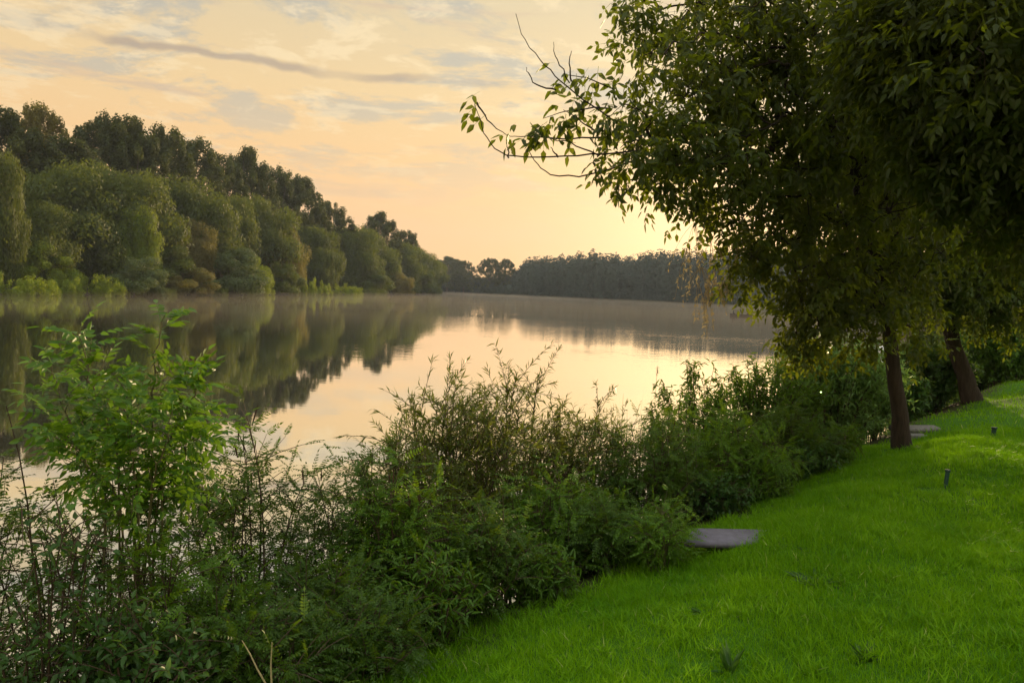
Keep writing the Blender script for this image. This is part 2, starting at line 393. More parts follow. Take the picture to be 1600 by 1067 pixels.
def box_elder():
    base = at(1411, 706, 10.7); base[2] = ground_z(base[0], base[1]) - .08
    root = thing('box_elder_tree', base, 'slender dark trunked tree on the lawn edge, leafy boughs reaching left over the river', 'tree')
    pts = [base, at(1408, 668, 10.7), at(1400, 610, 10.7), at(1393, 550, 10.7), at(1386, 490, 10.65), at(1375, 420, 10.5), at(1350, 340, 10.2), at(1330, 250, 9.9), at(1320, 150, 9.6), at(1310, 40, 9.4)]
    P, R = bend_trunk(pts, [.165, .118, .102, .096, .09, .086, .078, .065, .05, .03], 22)
    trunk_part(root, P, R, M['bark'])
    dense = [(1040, 25, 8.6, 60, 30, .6), (1020, 105, 8.0, 32, 6, .4), (1092, 130, 8.4, 74, 38, .8), (1035, 205, 7.9, 54, 26, .6), (975, 165, 7.5, 26, 5, .3),
             (985, 232, 7.6, 28, 8, .35), (1110, 245, 8.4, 68, 46, .8), (1045, 256, 7.9, 32, 14, .4), (1185, 60, 8.8, 110, 110, 1.0), (1205, 190, 9.0, 110, 120, 1.1),
             (1150, 325, 8.8, 46, 18, .6), (1205, 360, 9.2, 50, 24, .6), (1165, 400, 9.0, 32, 12, .4), (1255, 435, 9.3, 40, 24, .6), (1240, 320, 9.6, 70, 46, .8),
             (1268, 498, 9.4, 28, 18, .4), (1250, 532, 9.4, 18, 8, .3), (1285, 455, 9.8, 50, 26, .6), (1320, 515, 10.2, 34, 14, .5), (1310, 420, 10, 80, 60, .9), (1345, 475, 10.2, 46, 24, .6),
             (1330, 250, 9.6, 130, 170, 1.5), (1320, 80, 9.2, 130, 150, 1.5), (1420, 330, 10.5, 110, 110, 1.3), (1450, 170, 10, 130, 120, 1.5), (1400, 430, 10.6, 60, 50, .7), (1430, 520, 10.9, 22, 10, .3),
             (1340, -90, 9.5, 180, 100, 1.6), (1180, -60, 9, 100, 60, 1.0)]
    att = blob_pts(dense)
    g, Pn, Dn = grow(P, R, att, 11)
    # bare whips that hang out over the water
    whips = [[(1010, 235, 7.7), (935, 240, 7.3), (870, 246, 7.1), (800, 247, 7.0), (772, 232, 6.9), (753, 205, 6.9), (746, 172, 6.9), (741, 152, 6.9)],
             [(1000, 250, 7.7), (935, 272, 7.4), (872, 279, 7.2), (842, 262, 7.1), (828, 240, 7.1), (825, 226, 7.1)],
             [(960, 190, 7.4), (900, 148, 7.2), (868, 120, 7.1), (842, 92, 7.1), (814, 58, 7.0), (806, 22, 7.0)],
             [(890, 130, 7.2), (868, 92, 7.1), (865, 66, 7.1)], [(893, 128, 7.2), (888, 100, 7.2), (893, 80, 7.2)],
             [(870, 141, 7.2), (838, 135, 7.1), (825, 115, 7.1), (822, 106, 7.1)],
             [(745, 160, 6.9), (760, 188, 6.9), (792, 212, 6.95)],
             [(940, 215, 7.4), (880, 218, 7.2), (815, 213, 7.0), (795, 212, 7.0)],
             [(935, 243, 7.3), (890, 222, 7.2), (850, 215, 7.1)], [(872, 246, 7.1), (860, 230, 7.1)], [(930, 205, 7.3), (900, 182, 7.2), (880, 172, 7.2)],
             [(955, 170, 7.4), (900, 170, 7.2), (850, 185, 7.1)], [(960, 140, 7.5), (915, 120, 7.3), (880, 115, 7.2)], [(795, 247, 7.0), (792, 225, 7.0)]]
    ep, ed = [], []
    for wpl in whips:
        q = np.array([at(*a) for a in wpl]); q, _ = bend_trunk(q, [1] * len(q), len(q) * 3, .006)
        tube(g, q, np.linspace(.009, .0028, len(q)), 4)
    tips = [(750, 152, 6.9, 2), (748, 160, 6.9, 2), (850, 200, 7.1, 5), (822, 208, 7.0, 4), (870, 190, 7.2, 5), (880, 178, 7.2, 4), (900, 170, 7.2, 5), (905, 125, 7.2, 4), (885, 120, 7.2, 3), (930, 108, 7.4, 3),
            (800, 212, 7.0, 3), (925, 150, 7.3, 5), (940, 190, 7.4, 6), (935, 250, 7.4, 4), (945, 262, 7.4, 4), (890, 215, 7.2, 2), (985, 285, 7.7, 4), (1035, 292, 7.9, 4), (1085, 300, 8.3, 4), (1095, 370, 8.7, 3),
            (1000, 20, 8.2, 5), (975, 5, 8.1, 3), (985, 60, 8.2, 3), (975, 95, 8.0, 3), (860, 205, 7.1, 3), (840, 205, 7.05, 3), (915, 195, 7.3, 4), (920, 135, 7.3, 3), (960, 120, 7.7, 3)]
    for px, py, Y, n in tips:
        for _ in range(n):
            ep.append(at(px, py, Y) + RNG.normal(size=3) * .05); ed.append(nrm(np.array([-.5, -.2, -.75]) + RNG.normal(size=3) * .45))
    place(g.build('branch', M['bark'], smooth=True), root)
    lf = Geo(); tw = maple_leaves(lf, Pn, Dn, 2, 4, .10)
    ep = np.array(ep); ed = np.array(ed)
    compound(lf, ep, ed, nrm(np.array([0, 0, 1.0]) + RNG.normal(size=ep.shape) * .5), .14, 1, .115, .05, .95, 'hex', True, .002, .3, .5, .15)
    place(lf.build('crown', M['maple']), root); place(tw.build('twig', M['bark']), root)
    # hanging bunches of dry winged seeds
    for px, py, n, r in ((1085, 410, 55, 26), (1110, 440, 60, 26), (1095, 480, 75, 22), (1120, 480, 50, 20), (1112, 505, 40, 16), (1090, 505, 40, 14), (1140, 455, 40, 16), (1075, 445, 30, 14), (1150, 425, 40, 18), (1100, 520, 26, 14)):
        sd = Geo(); c = at(px, py, 9.0); rr = r / F * 9
        top_ = at(px, py - 62, 9.0)
        for k in range(max(4, n // 7)):
            q = c + RNG.normal(size=3) * np.array([rr * .7, .2, rr * .7]); kk = bez(top_, top_ * .35 + q * .65 + np.array([0, 0, .22]), q, 8); tube(sd, kk, np.linspace(.003, .0013, 8), 3)
            m = 9; t = RNG.uniform(.45, 1, m) * 7; ti = np.minimum(t.astype(int), 6); P_ = kk[ti] + (kk[ti + 1] - kk[ti]) * (t - ti)[:, None]
            leaves(sd, P_, np.array([0, 0, -1.0]) + RNG.normal(size=(m, 3)) * .55, rdir(m), .055, .017, 'dia')
        place(sd.build('seed_cluster', M['seed']), root)

def old_tree():
    base = at(1520, 634, 18.0); base[2] = ground_z(base[0], base[1]) - .1
    root = thing('leaning_tree', base, 'thick grey brown trunked tree leaning left, standing behind the slender dark tree by the bushes', 'tree')
    pts = [base, at(1512, 600, 18), at(1498, 560, 18), at(1484, 520, 18), at(1474, 480, 18), at(1466, 440, 17.9), at(1462, 380, 17.6), at(1470, 300, 17.4), at(1480, 200, 17.2)]
    P, R = bend_trunk(pts, [.27, .20, .175, .165, .16, .155, .14, .11, .06], 20)
    trunk_part(root, P, R, M['bark2'])
    blobs = [(1400, 400, 17, 90, 130, 1.6), (1480, 400, 16.6, 90, 110, 1.5), (1560, 410, 17, 90, 130, 1.6), (1600, 330, 17, 130, 130, 2), (1330, 330, 17.5, 100, 120, 1.6), (1450, 280, 17, 140, 200, 2.2),
             (1300, 250, 17.5, 80, 80, 1.4), (1550, 210, 17, 160, 150, 2.2), (1400, 150, 17, 150, 140, 2.2), (1560, 465, 17, 70, 60, 1.2), (1420, 465, 17.2, 30, 18, .6), (1540, 480, 17.5, 40, 24, .8), (1500, 440, 16.6, 50, 50, 1), (1700, 380, 17, 120, 80, 2), (1480, 50, 17, 180, 100, 2.2)]
    att = blob_pts(blobs)
    g, Pn, Dn = grow(P, R, att, 10, rtip=.007)
    place(g.build('branch', M['bark2'], smooth=True), root)
    lf = Geo(); tw = maple_leaves(lf, Pn, Dn, 3, 4, .115)
    place(lf.build('crown', M['maple2']), root); place(tw.build('twig', M['bark2']), root)

def side_tree():
    base = np.array([8.8, 5.6, 0.0]); base[2] = ground_z(base[0], base[1]) - .08
    root = thing('overhanging_tree', base, 'dark tree crown hanging into the top right corner above the lawn', 'tree')
    P, R = bend_trunk([base, base + (-.2, .05, 1.6), base + (-.6, .1, 3), base + (-1.3, .3, 4.6), base + (-2, .6, 6.2)], [.22, .18, .16, .12, .05], 14)
    trunk_part(root, P, R, M['bark'])
    blobs = [(1560, 60, 6.4, 130, 150, 1), (1460, 60, 6.8, 90, 110, .8), (1590, 220, 6.8, 100, 140, 1), (1380, 20, 7.2, 80, 56, .8), (1500, 200, 7.2, 90, 90, .8), (1640, 340, 7, 80, 50, .8), (1700, 150, 6.4, 150, 100, 1.4), (1520, -110, 6.5, 160, 60, 1.2)]
    att = blob_pts(blobs)
    g, Pn, Dn = grow(P, R, att, 6)
    place(g.build('branch', M['bark'], smooth=True), root)
    lf = Geo(); tw = maple_leaves(lf, Pn, Dn, 3, 4, .09)
    place(lf.build('crown', M['maple']), root); place(tw.build('twig', M['bark']), root)
box_elder(); old_tree(); side_tree()

# ------------------------------------------------------------------ shrubs of the near bank
def bank_xy(px, w):
    d = ray(px, 533); u = d.x / d.y
    y = w / (NB[0] * u + NB[1]); return u * y, y

def put_leaves(kind, g, P, D, sc):
    n = len(P)
    if n == 0: return
    U = nrm(np.array([0, 0, 1.0]) + RNG.normal(size=(n, 3)) * .35)
    if kind == 'amorpha':
        compound(g, P, D + np.array([0, 0, -.05]), U, .17 * sc * RNG.uniform(.7, 1.2, n), 8, .033 * sc, .0135 * sc, 1.15, 'dia', True, .0016, .22, .15, .25)
    elif kind == 'ash':
        compound(g, P, D + np.array([0, 0, .1]), U, .22 * sc * RNG.uniform(.75, 1.15, n), 3, .085 * sc, .038 * sc, .95, 'hex', True, .0022, .3, .35, .1)
    elif kind == 'willow':
        leaves(g, P, D * .9 + RNG.normal(size=(n, 3)) * .3, U + RNG.normal(size=(n, 3)) * .6, .085 * sc * RNG.uniform(.7, 1.25, n), .013 * sc, 'dia', .2, .25)
    elif kind == 'salix':
        leaves(g, P, D * .8 + RNG.normal(size=(n, 3)) * .4, U + RNG.normal(size=(n, 3)) * .6, .09 * sc * RNG.uniform(.7, 1.25, n), .022 * sc, 'dia', .2, .2)
    elif kind == 'broad':
        leaves(g, P, D * .6 + RNG.normal(size=(n, 3)) * .5 + np.array([0, 0, -.15]), U, .058 * sc * RNG.uniform(.65, 1.25, n), .028 * sc, 'hex', .3, .2)
    elif kind == 'herb':
        leaves(g, P, D * .5 + RNG.normal(size=(n, 3)) * .5 + np.array([0, 0, -.1]), U, .085 * sc * RNG.uniform(.65, 1.2, n), .021 * sc, 'hex', .25, .3)

KIND = dict(amorpha=dict(nb=7, sp=.06, bl=.46, step=.06, lo=.2), willow=dict(nb=13, sp=.03, bl=.62, step=.018, lo=.15), salix=dict(nb=11, sp=.03, bl=.46, step=.024, lo=.08),
            broad=dict(nb=11, sp=.04, bl=.42, step=.024, lo=.08), herb=dict(nb=6, sp=.025, bl=.3, step=.022, lo=.08), ash=dict(nb=4, sp=.08, bl=.4, step=.09, lo=.3))

def shrub(name, kind, label, px, w, top, width, nst, mat=None, sc=1.0, spikes=0, group=None, stemmat='stem_dark', cat='shrub', thin=1.0, lo=None, flat=.36):
    x, y = bank_xy(px, w); z0 = float(ground_z(x, y))
    H = at(px, top, y)[2] - z0; R = width / F * y / 2
    root = thing(name, (x, y, z0), label, cat, group)
    K = KIND[kind]; st = Geo(); lf = Geo()
    LP, LD = [], []
    lo = K['lo'] if lo is None else lo
    for i in range(int(nst * 1.5)):
        th = RNG.uniform(0, 2 * math.pi); rho = math.sqrt(RNG.random())
        dx, dy = math.cos(th) * rho * R, math.sin(th) * rho * max(R * .8, .25)
        bx, by = x + dx * .35, y + dy * .35
        a = np.array([bx, by, float(ground_z(bx, by)) - .03])
        h = H * 1.07 * (1 - flat * rho * rho) * RNG.uniform(.76, 1.0)
        b = np.array([x + dx, y + dy, z0 + h])
        cf = (.05, .95) if kind in ('willow', 'salix') else (.15, .68)
        c = np.array([bx + dx * cf[0], by + dy * cf[0], a[2] + (b[2] - a[2]) * cf[1]]) + RNG.normal(size=3) * .06 * H
        q = bez(a, c, b, 9); L = np.linalg.norm(np.diff(q, axis=0), axis=1).sum()
        tube(st, q, np.linspace(.010, .0022, 9) * (.6 + .25 * H), 4)
        tgt = [(q, L, lo)]
        for k in range(K['nb']):
            t = RNG.uniform(lo, .97); p = np.array([np.interp(t * 8, range(9), q[:, m]) for m in range(3)])
            td = nrm(q[min(int(t * 8) + 1, 8)] - q[int(t * 8)])
            d = nrm(td * .5 + rdir(1)[0] * .9 + np.array([0, 0, .08])); bl = K['bl'] * RNG.uniform(.5, 1.15) * (1.1 - .4 * t) * min(1.3, .5 + .3 * H)
            e = p + d * bl + np.array([0, 0, -.08 * bl])
            qq = bez(p, p + d * bl * .5 + np.array([0, 0, .08 * bl]), e, 4); tube(st, qq, np.linspace(.0042, .0014, 4), 3)
            tgt.append((qq, bl, .1))
        for qq, LL, l0 in tgt:
            m = max(2, int(LL * (1 - l0) / K['step'] * thin)); t = np.sort(RNG.uniform(l0, 1, m)); t[-1] = 1
            k = t * (len(qq) - 1); ki = np.minimum(k.astype(int), len(qq) - 2)
            P = qq[ki] + (qq[ki + 1] - qq[ki]) * (k - ki)[:, None]; T = nrm(qq[ki + 1] - qq[ki])
            sd = nrm(np.cross(T, rdir(m))); LP.append(P); LD.append(nrm(T * .55 + sd * .8) if kind not in ('willow',) else nrm(T * .9 + sd * .55))
        if spikes and RNG.random() < spikes:
            for s in range(RNG.integers(1, 4)):
                d = nrm(np.array([0, 0, 1.0]) + RNG.normal(size=3) * .16); l = RNG.uniform(.07, .14); p = b + RNG.normal(size=3) * np.array([.035, .035, .01])
                sp = Geo(); tube(sp, [p, p + d * l * .5, p + d * l], [.004, .0058, .002], 6); place(sp.build('seed_spike', M['spike']), root)
    put_leaves(kind, lf, np.concatenate(LP), np.concatenate(LD), sc)
    place(st.build('stem', M[stemmat]), root); place(lf.build('foliage', M[mat or kind]), root)
    return root

def ash_sapling():
    x, y = bank_xy(215, -4.0); z0 = float(ground_z(x, y))
    root = thing('ash_sapling', (x, y, z0), 'tall bright green sapling with large paired leaflets, standing out against the river on the left', 'sapling')
    base = np.array([x, y, z0 - .03]); st = Geo(); lf = Geo(); LP, LD = [], []
    Y = y
    stems = [[(243, 700, 0), (240, 600, 0), (245, 540, 0), (258, 492, 0)],
             [(190, 720, -.1), (160, 640, -.15), (138, 580, -.2), (122, 522, -.2)],
             [(250, 720, 0), (280, 660, 0), (300, 620, 0), (314, 600, 0)],
             [(170, 730, .15), (130, 690, .15), (95, 640, .15), (80, 565, .15)],
             [(220, 760, .1), (200, 690, .1), (195, 640, .1), (190, 600, .1)],
             [(200, 780, -.1), (150, 740, -.1), (120, 700, -.1), (90, 680, -.1)],
             [(240, 760, .1), (280, 720, .1), (300, 690, .1), (312, 665, .1)],
             [(210, 760, .3), (170, 680, .35), (150, 640, .4), (145, 610, .4)],
             [(230, 780, -.2), (250, 720, -.25), (262, 680, -.25), (270, 640, -.25)],
             [(215, 790, .2), (180, 760, .3), (150, 735, .3), (125, 735, .3)],
             [(215, 800, -.2), (215, 750, -.2), (205, 710, -.25), (200, 670, -.25)],
             [(240, 800, .2), (262, 770, .25), (285, 752, .25), (300, 740, .25)]]
    for si, s in enumerate(stems):
        bb = base + np.array([RNG.normal() * .16, RNG.normal() * .1, 0]); bb[2] = float(ground_z(bb[0], bb[1])) - .03
        q = np.array([bb] + [at(a, b, Y + c) for a, b, c in s]); q, _ = bend_trunk(q, [1] * len(q), 18, .008)
        tube(st, q, np.linspace(.0075, .0022, 18), 5)
        for k in range(4, 18):
            T = nrm(q[min(k + 1, 17)] - q[k - 1])
            for j in range(1 + (k > 13)):
                sd = nrm(np.cross(T, rdir(1)[0])); LP.append(q[k]); LD.append(nrm(T * .55 + sd * .75 + np.array([0, 0, .1])))
            if k < 15 and si != 0 or k < 12:
                for j in range(1):
                    d = nrm(T * .5 + rdir(1)[0] * .9); bl = RNG.uniform(.1, .26)
                    qq = bez(q[k], q[k] + d * bl * .5 + np.array([0, 0, .03]), q[k] + d * bl, 4); tube(st, qq, [.0035, .003, .002, .0012], 3)
                    for p in (qq[1], qq[2], qq[3]): LP.append(p); LD.append(nrm(d * .6 + rdir(1)[0] * .7))
    put_leaves('ash', lf, np.array(LP), np.array(LD), .68)
    place(st.build('stem', M['stem']), root); place(lf.build('foliage', M['ash']), root)
ash_sapling()

SH = [
 # kind, mat, label, px, w, top, width, nstems, scale, spikes, extra
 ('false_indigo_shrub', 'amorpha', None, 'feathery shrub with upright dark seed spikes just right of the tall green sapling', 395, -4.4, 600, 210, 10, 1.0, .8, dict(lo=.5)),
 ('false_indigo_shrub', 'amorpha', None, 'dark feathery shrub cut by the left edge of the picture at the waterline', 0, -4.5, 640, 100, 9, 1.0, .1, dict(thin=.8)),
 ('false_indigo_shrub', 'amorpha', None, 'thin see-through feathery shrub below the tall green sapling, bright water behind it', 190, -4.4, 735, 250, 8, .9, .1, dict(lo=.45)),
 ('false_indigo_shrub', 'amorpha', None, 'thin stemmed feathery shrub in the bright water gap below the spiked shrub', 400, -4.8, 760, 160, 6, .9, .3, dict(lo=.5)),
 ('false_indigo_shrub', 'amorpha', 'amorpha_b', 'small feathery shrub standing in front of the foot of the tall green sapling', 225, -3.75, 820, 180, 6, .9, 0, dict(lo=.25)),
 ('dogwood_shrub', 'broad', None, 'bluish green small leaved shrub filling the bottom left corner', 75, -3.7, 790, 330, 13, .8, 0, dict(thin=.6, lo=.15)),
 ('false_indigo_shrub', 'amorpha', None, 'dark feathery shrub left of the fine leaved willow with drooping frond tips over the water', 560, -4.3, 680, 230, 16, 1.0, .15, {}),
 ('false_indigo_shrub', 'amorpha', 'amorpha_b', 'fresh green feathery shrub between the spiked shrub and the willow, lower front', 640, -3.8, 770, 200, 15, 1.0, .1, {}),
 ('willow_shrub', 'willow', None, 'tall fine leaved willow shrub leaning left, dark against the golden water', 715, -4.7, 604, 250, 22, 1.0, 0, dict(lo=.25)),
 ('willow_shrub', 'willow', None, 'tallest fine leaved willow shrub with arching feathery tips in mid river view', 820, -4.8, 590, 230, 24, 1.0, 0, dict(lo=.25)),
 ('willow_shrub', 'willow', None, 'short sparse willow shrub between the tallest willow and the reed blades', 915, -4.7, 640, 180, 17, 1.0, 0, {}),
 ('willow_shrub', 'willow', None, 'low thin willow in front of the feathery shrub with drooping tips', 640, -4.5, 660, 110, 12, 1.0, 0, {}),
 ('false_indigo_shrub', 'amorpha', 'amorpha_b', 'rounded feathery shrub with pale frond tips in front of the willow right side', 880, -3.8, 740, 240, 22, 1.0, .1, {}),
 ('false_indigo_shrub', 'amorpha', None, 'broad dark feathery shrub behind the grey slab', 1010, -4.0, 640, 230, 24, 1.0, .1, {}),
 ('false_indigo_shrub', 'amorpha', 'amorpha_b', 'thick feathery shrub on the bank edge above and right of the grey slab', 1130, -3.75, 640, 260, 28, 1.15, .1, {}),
 ('goldenrod_clump', 'herb', None, 'leafy upright clump with dark pointed tops standing against the sun glitter on the water', 1090, -4.6, 575, 180, 42, 1.1, 0, dict(lo=.02)),
 ('goldenrod_clump', 'herb', None, 'wide leafy clump below the hanging bough, its top edged by glowing water', 1205, -4.4, 553, 230, 56, 1.2, 0, dict(lo=.02)),
 ('false_indigo_shrub', 'amorpha', None, 'shaded feathery shrub on the bank between the slab and the slender trunk', 1240, -3.6, 645, 190, 24, 1.2, .1, {}),
 ('soft_willow_shrub', 'salix', None, 'pale green soft rounded shrub left of the slender dark trunk', 1312, -4.1, 535, 250, 66, 1.2, 0, dict(flat=.25)),
 ('soft_willow_shrub', 'salix', None, 'small pale green shrub touching the slender dark trunk at its left foot', 1372, -3.7, 590, 100, 26, 1.1, 0, {}),
 ('dogwood_shrub', 'broad', None, 'dark shrub seen between the slender dark trunk and the leaning trunk', 1450, -4.2, 520, 150, 46, 1.9, 0, {}),
 ('dogwood_shrub', 'broad', 'herb', 'yellowish green shrub right of the leaning trunk at the right edge of the picture', 1580, -3.3, 500, 150, 46, 2.2, 0, {}),
 ('dogwood_shrub', 'broad', None, 'shadowy shrub directly behind the foot of the leaning trunk', 1520, -4.5, 505, 120, 40, 2.2, 0, {}),
 ('dogwood_shrub', 'broad', None, 'low dark shrub on the lawn edge behind the far stone step', 1420, -3.7, 585, 70, 26, 1.5, 0, {}),
 # the low front row along the lawn
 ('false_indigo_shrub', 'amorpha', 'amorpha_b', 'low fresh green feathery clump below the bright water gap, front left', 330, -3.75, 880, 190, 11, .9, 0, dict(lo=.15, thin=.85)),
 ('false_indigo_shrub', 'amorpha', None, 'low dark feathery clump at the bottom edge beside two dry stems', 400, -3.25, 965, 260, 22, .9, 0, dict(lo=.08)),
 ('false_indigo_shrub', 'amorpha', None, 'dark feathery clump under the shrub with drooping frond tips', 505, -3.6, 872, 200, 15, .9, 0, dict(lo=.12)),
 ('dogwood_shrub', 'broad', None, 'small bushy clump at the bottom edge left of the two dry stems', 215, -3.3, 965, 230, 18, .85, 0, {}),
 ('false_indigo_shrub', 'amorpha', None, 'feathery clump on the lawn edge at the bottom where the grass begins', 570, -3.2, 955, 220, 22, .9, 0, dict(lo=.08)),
 ('goldenrod_clump', 'herb', None, 'leafy clump in front of the willow, third along the lawn edge from the bottom', 680, -3.35, 870, 190, 34, .85, 0, {}),
 ('false_indigo_shrub', 'amorpha', None, 'shaded feathery clump in the middle of the lawn edge below the willow', 760, -3.5, 800, 190, 22, 1.0, 0, dict(lo=.1)),
 ('goldenrod_clump', 'herb', None, 'dark leafy clump on the lawn edge left of the grey slab', 850, -3.3, 850, 150, 28, .9, 0, {}),
 ('false_indigo_shrub', 'amorpha', None, 'low feathery clump on the lawn edge nearest left of the young sprout', 950, -3.4, 790, 170, 20, 1.0, 0, dict(lo=.1)),
 ('dogwood_shrub', 'broad', None, 'low dark bush right behind the far corner of the grey slab', 1130, -3.45, 742, 130, 22, 1.0, 0, dict(lo=.03)),
 ('dogwood_shrub', 'broad', None, 'low dark bush on the lawn edge halfway from slab to slender trunk', 1262, -3.35, 690, 120, 24, 1.2, 0, dict(lo=.03)),
 ('goldenrod_clump', 'herb', None, 'low shaded clump on the lawn edge between the slab and the mid bank shrubs', 1190, -3.3, 735, 120, 24, 1.0, 0, {}),
 ('goldenrod_clump', 'herb', None, 'low shaded clump on the lawn edge a step left of the slender trunk', 1310, -3.2, 660, 110, 24, 1.1, 0, {}),
]
for nm, kd, mt, lb, px, w, top, wid, ns, sc, spk, ex in SH:
    shrub(nm, kd, lb, px, w, top, wid, ns, mt, sc, spk, 'shrubs along the near river bank', **ex)
shrub('false_indigo_sprout', 'amorpha', 'young bright feathery sprout at the left end of the grey slab', 1050, -2.84, 786, 85, 9, 'amorpha_b', .9, 0, None, 'stem', 'shrub')

def reeds(px, w, top, n, spread, label):
    x, y = bank_xy(px, w); z0 = float(ground_z(x, y)); H = at(px, top, y)[2] - z0
    root = thing('reed_clump', (x, y, z0), label, 'reeds')
    g = Geo()
    for i in range(n):
        b = np.array([x, y, z0]) + np.array([RNG.normal() * spread, RNG.normal() * spread, 0]); h = H * RNG.uniform(.6, 1)
        ln = RNG.normal(size=3) * .16; ln[2] = 0
        t = np.linspace(0, 1, 7)[:, None]; q = b + np.array([0, 0, h]) * t + ln * h * t ** 2.2
        S = nrm(np.cross([0, 0, 1.0], rdir(1)[0])) * (.012 * np.array([.7, 1, 1, .9, .7, .4, .05]))[:, None]
        k = np.arange(6)[:, None]
        g.add(np.concatenate([q - S, q + S]), np.concatenate([k, k + 1, k + 8, k + 7], 1))
    place(g.build('blade', M['reed']), root)
reeds(985, -4.7, 595, 26, .13, 'clump of pointed reed blades sticking up right of the willow shrubs')
reeds(1255, -4.6, 545, 20, .12, 'thin reed blades rising beneath the hanging bough at the water edge')

def reed_stalk():
    x, y = bank_xy(1027, -4.9); z0 = float(ground_z(x, y))
    root = thing('reed_stalk', (x, y, z0), 'single thin reed stalk with a pale plume standing in front of bright water', 'reed')
    g = Geo(); top = at(1027, 575, y); q = bez(np.array([x, y, z0]), np.array([x, y, z0 + 1]), top, 8); tube(g, q, np.linspace(.005, .002, 8), 4)
    place(g.build('stem', M['dry']), root)
    p = Geo(); n = 40; t = RNG.random((n, 1)); leaves(p, top - np.array([0, 0, .12]) * t, np.array([.1, 0, 1.0]) + RNG.normal(size=(n, 3)) * .35, rdir(n), .045, .006, 'dia')
    place(p.build('plume', M['plume']), root)
reed_stalk()

def dry_stems():
    for pl, lb in (([(428, 1090), (402, 1045), (390, 1020), (378, 1000)], 'pale dry stem at the bottom edge bending to the left'),
                   ([(425, 1090), (423, 1040), (424, 1020), (425, 1003)], 'pale dry upright stem at the bottom edge, right one of two')):
        q = np.array([at(a, b, 3.15) for a, b in pl]); b0 = q[0].copy(); b0[2] = float(ground_z(b0[0], b0[1]))
        g = Geo(); q = np.vstack([b0, q]) if b0[2] < q[0][2] - .02 else q; tube(g, q, np.linspace(.0055, .002, len(q)), 5)
        root = thing('dry_stem', b0, lb, 'plant stem', 'dry stems at the bottom edge'); place(g.build('stem', M['dry']), root)
dry_stems()

# weeds in the lawn
def weed(px, py, r, n, label, L=.12, up=.45):
    d = ray(px, py); lo, hi = 1.0, 60.0
    for _ in range(60):
        m = (lo + hi) / 2; p = CAM_P + d * m
        if p.z > float(ground_z(p.x, p.y)): lo = m
        else: hi = m
    p = np.array(CAM_P + d * lo); g = Geo()
    a = RNG.uniform(0, 2 * math.pi, n); rr = r * np.sqrt(RNG.random(n)) * .5
    B = p + np.stack([np.cos(a) * rr, np.sin(a) * rr, np.zeros(n)], 1)
    D = np.stack([np.cos(a), np.sin(a), RNG.uniform(.1, 1.6, n) * up], 1)
    leaves(g, B, D, np.array([0, 0, 1.0]) + RNG.normal(size=(n, 3)) * .2, L * RNG.uniform(.6, 1.2, n), L * .2, 'hex', .3, .25)
    o = g.build('lawn_weed', M['weed']); o.data.transform(Matrix.Translation(-Vector(p))); o.location = p
    tag(o, label, 'weed', 'weeds in the lawn')
weed(1275, 912, .16, 60, 'flat dark weed rosette in the middle of the lawn below the grey slab')
weed(1140, 1050, .06, 12, 'upright dark weed at the bottom edge of the lawn', .13, 3.0)
weed(1205, 905, .05, 18, 'small dark weed left of the flat weed rosette', .07)
weed(1262, 862, .07, 24, 'small dark weed in the lawn just below the right end of the slab', .07)
weed(1100, 960, .06, 22, 'small weed left of centre in the lower lawn', .07)
weed(1350, 1030, .06, 22, 'weed in the lower right lawn, right of the upright dark weed', .09, 1.0)

# ------------------------------------------------------------------ things on the lawn
def slab_box(g, p0, ex, ey, t, bev=.015):
    """bevelled slab from corner p0 along ex, ey with thickness t"""
    ex = np.array(ex, float); ey = np.array(ey, float); up = np.array([0, 0, 1.0])
    ux, uy = nrm(ex), nrm(ey)
    rings = []
    for ins, z in ((0, -t), (0, -bev), (bev, 0)):
        rings.append(np.stack([p0 + ux * ins + uy * ins, p0 + ex - ux * ins + uy * ins, p0 + ex + ey - ux * ins - uy * ins, p0 + ey + ux * ins - uy * ins]) + up * z)
    V = np.concatenate(rings); Fq = [[3, 2, 1, 0], [8, 9, 10, 11]]
    for r in (0, 1):
        for k in range(4): Fq.append([r * 4 + k, r * 4 + (k + 1) % 4, r * 4 + 4 + (k + 1) % 4, r * 4 + 4 + k])
    g.add(V, Fq)

